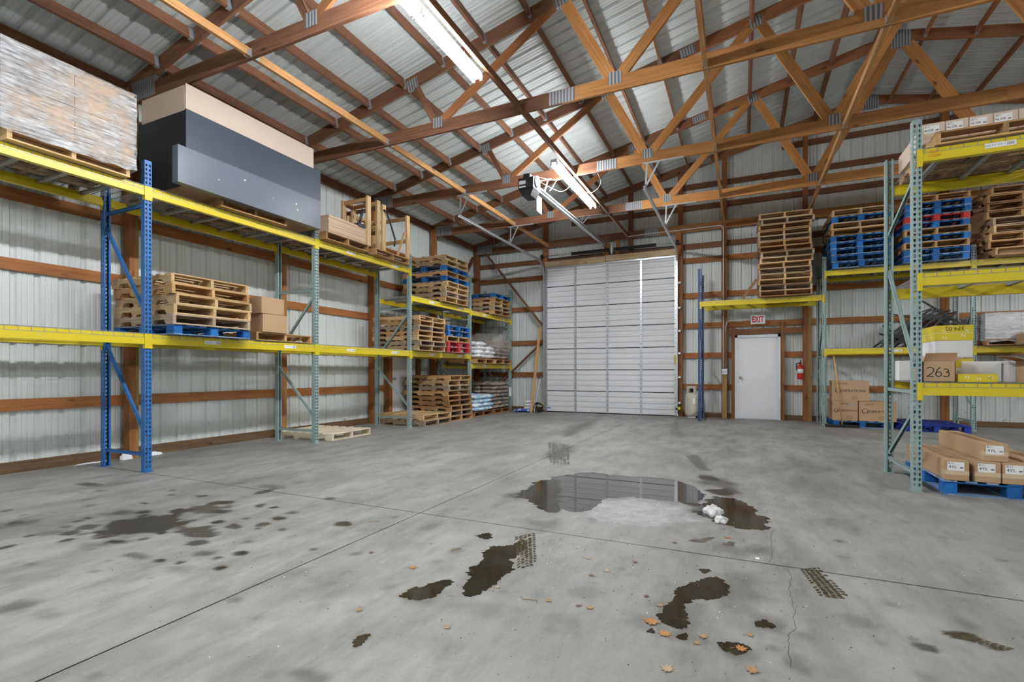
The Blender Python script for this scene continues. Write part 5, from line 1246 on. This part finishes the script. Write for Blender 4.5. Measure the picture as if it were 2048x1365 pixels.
def puddle(name, polys, m, label, cat='puddle', z=.0012, amp=.02, seed=1):
    mb = MB()
    for q, poly in enumerate(polys):
        P = jag(poly, seed + q, amp); tri = tessellate_polygon([P])
        vs = [(p.x, p.y, z) for p in P]; fs = []
        for t in tri:
            a, b_, c = (P[i] for i in t); up = (b_ - a).cross(c - a).z
            fs.append(t if up > 0 else t[::-1])
        mb.add(vs, fs)
    return tag(mb.obj(name, m), label, cat)
puddle('puddle', [[(-1.93, 5.15), (-1.73, 5.422), (-1.59, 5.567), (-1.371, 5.547), (-1.018, 5.6), (-0.661, 5.619), (-0.557, 5.534), (-0.423, 5.33), (-0.319, 4.87), (-0.329, 4.534), (-0.463, 4.604), (-0.558, 4.662), (-0.855, 4.641), (-1.12, 4.578), (-1.144, 4.433), (-1.14, 4.156), (-1.206, 3.98), (-1.36, 3.95), (-1.5, 4.1), (-1.66, 4.4), (-1.8, 4.8)]], 'water_clear', 'large clear puddle mirroring the overhead door in the middle of the floor', amp=.03)
puddle('wet_patch', [[(-1.9, 5.1), (-1.75, 5.0), (-1.62, 4.5), (-1.45, 4.08), (-1.36, 3.93), (-1.429, 3.845), (-1.621, 3.973), (-1.862, 4.152), (-1.948, 4.437), (-1.995, 4.807)]], 'water_mud', 'dark muddy left edge of the large puddle', 'wet patch', z=.0016, amp=.04, seed=5)
puddle('wet_patch', [[(-0.27, 4.993), (-0.134, 4.956), (0.059, 4.893), (0.133, 4.572), (0.211, 4.229), (0.048, 3.987), (-0.109, 4.036), (-0.228, 4.206), (-0.354, 4.357)]], 'water_mud', 'brown muddy wet patch beside the melting snow right of the large puddle', 'wet patch', amp=.04, seed=9)
puddle('wet_patch', [[(-1.497, 2.705), (-1.522, 2.929), (-1.397, 3.009), (-1.402, 3.143), (-1.319, 3.126), (-1.305, 2.926), (-1.281, 2.729), (-1.201, 2.586), (-1.226, 2.413), (-1.258, 2.225), (-1.332, 2.218), (-1.412, 2.424)]], 'water_mud', 'long brown wet smear leading to a tire mark left of center', 'wet patch', amp=.03, seed=13)
puddle('puddle', [[(-1.623, 2.083), (-1.613, 2.202), (-1.575, 2.25), (-1.527, 2.351), (-1.45, 2.355), (-1.451, 2.278), (-1.444, 2.182), (-1.481, 2.096), (-1.553, 2.063)]], 'water_mud', 'small dark puddle left of the long brown smear', amp=.012, seed=17)
puddle('puddle', [[(-0.337, 2.601), (-0.323, 2.745), (-0.25, 2.93), (-0.154, 3.057), (-0.061, 3.018), (-0.061, 2.81), (-0.147, 2.718), (-0.23, 2.703), (-0.264, 2.609), (-0.22, 2.46), (-0.231, 2.368), (-0.307, 2.364), (-0.363, 2.416)]], 'water_mud', 'winding dark puddle with a narrow neck right of center', amp=.015, seed=21)
puddle('puddle', [[(-0.097, 2.292), (-0.038, 2.357), (0.031, 2.332), (0.038, 2.28), (-0.021, 2.245), (-0.078, 2.246)]], 'water_mud', 'oval dark puddle with a soggy leaf near the lower right', amp=.01, seed=23)
puddle('puddle', [[(0.043, 2.582), (0.109, 2.625), (0.152, 2.568), (0.078, 2.512)]], 'water_mud', 'small dark puddle beside the floor crack', amp=.01, seed=25)
puddle('puddle', [[(-1.512, 1.614), (-1.548, 1.693), (-1.514, 1.74), (-1.479, 1.686), (-1.478, 1.63)]], 'water_mud', 'small dark puddle closest to the bottom edge of the picture', amp=.008, seed=27)
puddle('puddle', [[(-1.717, 3.089), (-1.7, 3.169), (-1.621, 3.158), (-1.588, 3.079), (-1.648, 3.028)]], 'water_mud', 'round dark puddle just before the cross joint', amp=.01, seed=29)
puddle('puddle', [[(-0.237, 3.095), (-0.205, 3.15), (-0.16, 3.131), (-0.189, 3.062)]], 'water_mud', 'small round puddle beyond the winding puddle', amp=.006, seed=31)
puddle('puddle', [[(-0.396, 2.27), (-0.377, 2.312), (-0.349, 2.291), (-0.366, 2.26)]], 'water_mud', 'tiny puddle left below the winding puddle', amp=.004, seed=33)
puddle('puddle', [[(-0.269, 2.291), (-0.228, 2.339), (-0.208, 2.302), (-0.24, 2.252)]], 'water_mud', 'tiny puddle under the tip of the winding puddle', amp=.005, seed=35)
puddle('wet_patch', [[(-0.345, 3.613), (-0.267, 3.694), (-0.167, 3.787), (-0.2, 3.658), (-0.291, 3.583)], [(-.13, 3.63), (-.08, 3.72), (-.03, 3.69), (-.07, 3.61)]], 'damp_mark', 'thin damp streaks just beyond the cross joint', 'wet patch', amp=.012, seed=37)
# tire marks
def tread(quad, rows, cols, label, m='damp_mark', fade=0.0, seed=1, fill=.62):
    """outer lugs as separate bars, inner ribs as wavy strips"""
    R = random.Random(seed); a, b_, c, d = [Vector((x, y, 0)) for x, y in quad]   # a-b far edge, d-c near edge
    mb = MB()
    def P(u, v):
        u = u + .012 * math.sin(v * 23 + seed); v = max(0, min(1, v))
        q = (a * (1 - u) + b_ * u) * (1 - v) + (d * (1 - u) + c * u) * v; return (q.x, q.y, .0014)
    for i in range(cols):
        u0 = i / cols; u1 = u0 + .8 / cols
        if i in (0, cols - 1):
            for j in range(rows):
                if R.random() < fade: continue
                v0 = (j + R.uniform(0, .1)) / rows; v1 = v0 + fill / rows; sk = (.3 if i else -.3) / rows
                e = R.uniform(0, .12) / cols
                mb.add([P(u0 + e, v0), P(u0 + e, v1), P(u1 - e, v1 + sk), P(u1 - e, v0 + sk)], [(0, 1, 2, 3)])
        else:
            n = rows * 3; st = None
            for j in range(n):
                if R.random() < fade * .6: continue
                v0, v1 = j / n, (j + 1.0) / n
                w0 = .12 / cols * math.sin(j * 2.1 + i); w1 = .12 / cols * math.sin((j + 1) * 2.1 + i)
                if (j + i * 2) % 5 == 0: v1 -= .5 / n
                mb.add([P(u0 + w0, v0), P(u0 + w1, v1), P(u1 + w1, v1), P(u1 + w0, v0)], [(0, 1, 2, 3)])
    return tag(mb.obj('tire_mark', m), label, 'tire mark', 'tire marks on the floor')
tread([(0.311, 3.366), (0.423, 3.46), (0.517, 3.039), (0.367, 3.0)], 12, 5, 'crisp brown tire tread mark crossing the cross joint at the right', 'tread_mud', .04, 2)
tread([(-1.455, 3.176), (-1.357, 3.329), (-1.124, 2.781), (-1.203, 2.661)], 14, 5, 'brown tire tread mark at the top of the long smear', 'tread_mud', .15, 3)
tread([(-0.719, 7.246), (-0.568, 7.407), (-0.316, 6.288), (-0.45, 6.225)], 16, 4, 'grey tire tread mark beyond the large puddle on the right', 'damp_mark', .15, 4)
tread([(-0.179, 5.434), (-0.041, 5.498), (0.026, 5.236), (-0.104, 5.176)], 7, 4, 'short tire tread mark above the muddy patch', 'damp_mark', .1, 5)
tread([(-2.9, 7.649), (-2.5, 7.557), (-1.95, 5.923), (-2.2, 5.843)], 22, 6, 'long grey tire tread mark beyond the large puddle on the left', 'damp_mark', .2, 6, .8)
tread([(-3.4, 11.6), (-3.1, 11.7), (-2.75, 8.6), (-3.05, 8.5)], 26, 5, 'faint tire tread mark leading to the overhead door on the left', 'damp_mark', .5, 7, .5)
tread([(-1.6, 12.6), (-1.35, 12.6), (-.95, 9.4), (-1.2, 9.3)], 26, 5, 'faint tire tread mark leading to the overhead door on the right', 'damp_mark', .55, 8, .5)
tread([(0.84, 2.80), (0.87, 2.86), (1.05, 2.79), (1.0, 2.74)], 8, 3, 'broken tire tread mark at the lower right', 'tread_mud', .2, 9)
# snow
def lump(name, label, loc, s, m, seed, cat='snow'):
    bm_ = bmesh.new(); bmesh.ops.create_icosphere(bm_, subdivisions=4, radius=1.0)
    R = random.Random(seed); ph = [R.uniform(0, 6) for _ in range(6)]
    for v in bm_.verts:
        p = v.co; k = 1 + .22 * math.sin(4 * p.x + ph[0]) * math.cos(3.5 * p.y + ph[1]) + .12 * math.sin(9 * p.x + ph[2]) * math.sin(8 * p.y + ph[3]) + .07 * math.sin(19 * p.y + ph[4]) * math.sin(17 * p.z + ph[5]) + .03 * math.sin(37 * p.x) * math.sin(33 * p.y + ph[2])
        v.co = Vector((p.x * k * s[0], p.y * k * s[1], max(0, p.z) * k * s[2]))
    me = bpy.data.meshes.new(name); bm_.to_mesh(me); bm_.free(); me.materials.append(MATS[m]); me.polygons.foreach_set('use_smooth', [True] * len(me.polygons))
    return tag(inst(me, name, None, M=TR(loc)), label, cat)
mat('snow', (.86, .88, .92), .55); mat('dirty_snow', (.62, .62, .62), .35)
lump('snow_clump', 'lump of dirty melting snow on the muddy patch', (-.22, 4.42, 0), (.07, .12, .05), 'dirty_snow', 3)
lump('snow_clump', 'smaller lump of melting snow in front of the other on the muddy patch', (-.15, 4.20, 0), (.05, .08, .035), 'dirty_snow', 4)
lump('snow_clump', 'pointed white snow heap at the post behind the blue upright', (-7.42, 3.79, 0), (.04, .075, .09), 'snow', 5)
lump('snow_clump', 'white snow heap right of the blue upright by the wall', (-7.47, 4.14, 0), (.03, .12, .05), 'snow', 6)
lump('snow_clump', 'thin strip of snow along the left wall behind the rear blue upright', (-7.53, 3.45, 0), (.02, .2, .012), 'snow', 7)
tag(MB().lathe([(.0, .004), (.012, .004), (.014, 0)], (.088, 3.452, 0), 14).obj('bottle_cap', 'label_white'), 'small white cap lying by the cross joint', 'cap')
# leaves
LEAF = [(0, -1), (.12, -.55), (.55, -.6), (.42, -.25), (.95, -.05), (.5, .15), (.62, .6), (.2, .5), (0, 1), (-.2, .5), (-.62, .6), (-.5, .15), (-.95, -.05), (-.42, -.25), (-.55, -.6), (-.12, -.55)]
mat('leaf_tan', (.36, .22, .11), .6); mat('leaf_orange', (.42, .19, .05), .55); mat('leaf_brown', (.14, .075, .04), .65); mat('leaf_pale', (.42, .31, .2), .6)
def leaf_mesh(m, seed):
    R = random.Random(seed); cu = R.uniform(.5, 1.1); tw = R.uniform(-.4, .4)
    def Z(x, y): return .30 * cu * x * x + .22 * cu * y * y + tw * x * y * .5 + .02
    ring = [(x * R.uniform(.85, 1.1), y * R.uniform(.85, 1.1)) for x, y in LEAF]
    vs = [(0, 0, Z(0, 0))] + [(x, y, Z(x, y)) for x, y in ring] + [(0, 0, Z(0, 0) + .04)] + [(x, y, Z(x, y) + .04) for x, y in ring]
    n = len(ring); f = []
    for k in range(n):
        f += [(0, 1 + (k + 1) % n, 1 + k), (n + 1, n + 2 + k, n + 2 + (k + 1) % n), (1 + k, 1 + (k + 1) % n, n + 2 + (k + 1) % n, n + 2 + k)]
    mb = MB().add(vs, f); mb.bar((0, -1, Z(0, -1) + .02), (.1, -1.6, .1), .05, .05); return mb.mesh('leaf', m)
lv = [(-2.166, 2.505, 'b'), (-1.777, 2.419, 'o'), (-1.915, 2.816, 't'), (-1.701, 1.877, 't'), (-1.221, 1.924, 't'), (-1.201, 2.394, 'p'), (-0.893, 2.364, 't'), (-0.874, 3.004, 'p'), (-0.74, 2.376, 'b'), (-0.682, 2.38, 't'), (-0.783, 2.762, 'b'), (-0.721, 2.862, 'p'), (-0.594, 3.063, 'b'), (-0.414, 3.525, 'b'), (-0.45, 2.626, 'b'), (-0.372, 2.553, 't'), (-0.383, 2.364, 'o'), (-0.311, 2.281, 'o'), (-0.156, 2.335, 't'), (-0.174, 2.265, 't'), (-0.004, 2.298, 'o'), (0.032, 2.432, 't'), (-0.265, 2.018, 'p'), (0.037, 2.148, 't'), (-0.092, 3.787, 'o'), (1.118, 7.558, 'o')]
LM = {}
for c, m in (('b', 'leaf_brown'), ('t', 'leaf_tan'), ('o', 'leaf_orange'), ('p', 'leaf_pale')): LM[c] = [leaf_mesh(m, ord(c) + k) for k in range(3)]
LC = {'b': 'dark brown', 't': 'tan', 'o': 'orange', 'p': 'pale'}
LL = ['dark brown leaf farthest left, near the floor joint', 'orange leaf left of the small dark puddle', 'tan leaf left of the round puddle', 'tan leaf above the puddle nearest the bottom edge', 'tan leaf alone right of the puddle nearest the bottom edge',
      'pale leaf at the lower end of the long smear', 'tan leaf beside the thin twig', 'pale leaf before the cross joint, center', 'dark brown leaf of the pair left of the winding puddle', 'tan leaf of the pair left of the winding puddle',
      'dark brown leaf halfway between smear and winding puddle', 'pale leaf halfway between smear and winding puddle', 'dark brown leaf above the winding puddle, near the joint', 'dark brown leaf beyond the cross joint', 'dark brown leaf just left of the neck of the winding puddle',
      'small tan leaf touching the winding puddle', 'bright orange dry leaf at the left edge of the winding puddle', 'orange curled leaf between the tiny puddles', 'tan leaf right of the tiny puddles', 'tan leaf below the tiny puddles',
      'soggy orange leaf in the oval puddle', 'tan leaf between oval puddle and crack', 'large pale leaf nearest the bottom edge', 'tan leaf near the bottom edge below the crack', 'orange leaf beyond the cross joint by the damp streaks', 'tiny orange leaf far back in front of the near rack']
for k, (x, y, c) in enumerate(lv):
    R = random.Random(k + 77); s = R.uniform(.019, .028) * (1.6 if k in (16, 17, 22, 23, 20) else 1)
    o = inst(LM[c][k % 3], 'dry_leaf', None, M=TR((x, y, .001), R.uniform(0, 6.28)) @ Matrix.Diagonal((s, s * R.uniform(.7, 1.1), s * .8, 1)))
    tag(o, LL[k], 'leaf', 'dry leaves on the floor')
for k, (x, y, a) in enumerate(((-1.022, 2.322, .2), (-2.62, 3.0, .8), (-1.72, 2.75, 1.1))):
    tag(MB().tube([(0, 0, .004), (.04, .006, .006), (.08, 0, .004)], .0022, 5).obj('twig', 'leaf_tan', M=TR((x, y, 0), a)), ['thin tan twig on the floor right of the long smear', 'thin twig near the floor joint crossing', 'thin twig left of the long smear'][k], 'twig')

# grit and crumbs scattered over the slab
mb = MB(); R = random.Random(5)
for _ in range(700):
    x, y = R.uniform(-3.5, 1.5), R.uniform(1.3, 5.5)
    if R.random() < .5: x, y = R.gauss(-.6, .8), R.gauss(2.9, .9)
    if y < 1.1: continue
    r_ = R.uniform(.0015, .0045); a = R.uniform(0, 6.28); c_, s_ = math.cos(a) * r_, math.sin(a) * r_
    mb.add([(x + c_, y + s_, .0), (x - s_, y + c_ * .7, .0), (x - c_, y - s_, .0), (x + s_ * .8, y - c_, .0), (x, y, r_)], [(0, 1, 4), (1, 2, 4), (2, 3, 4), (3, 0, 4)], R.choice((0, 0, 1, 2)))
tag(mb.obj('floor_grit', ['hole_dark', 'leaf_brown', 'label_white']), 'fine dark and pale grit scattered over the concrete floor', 'grit', kind='stuff')
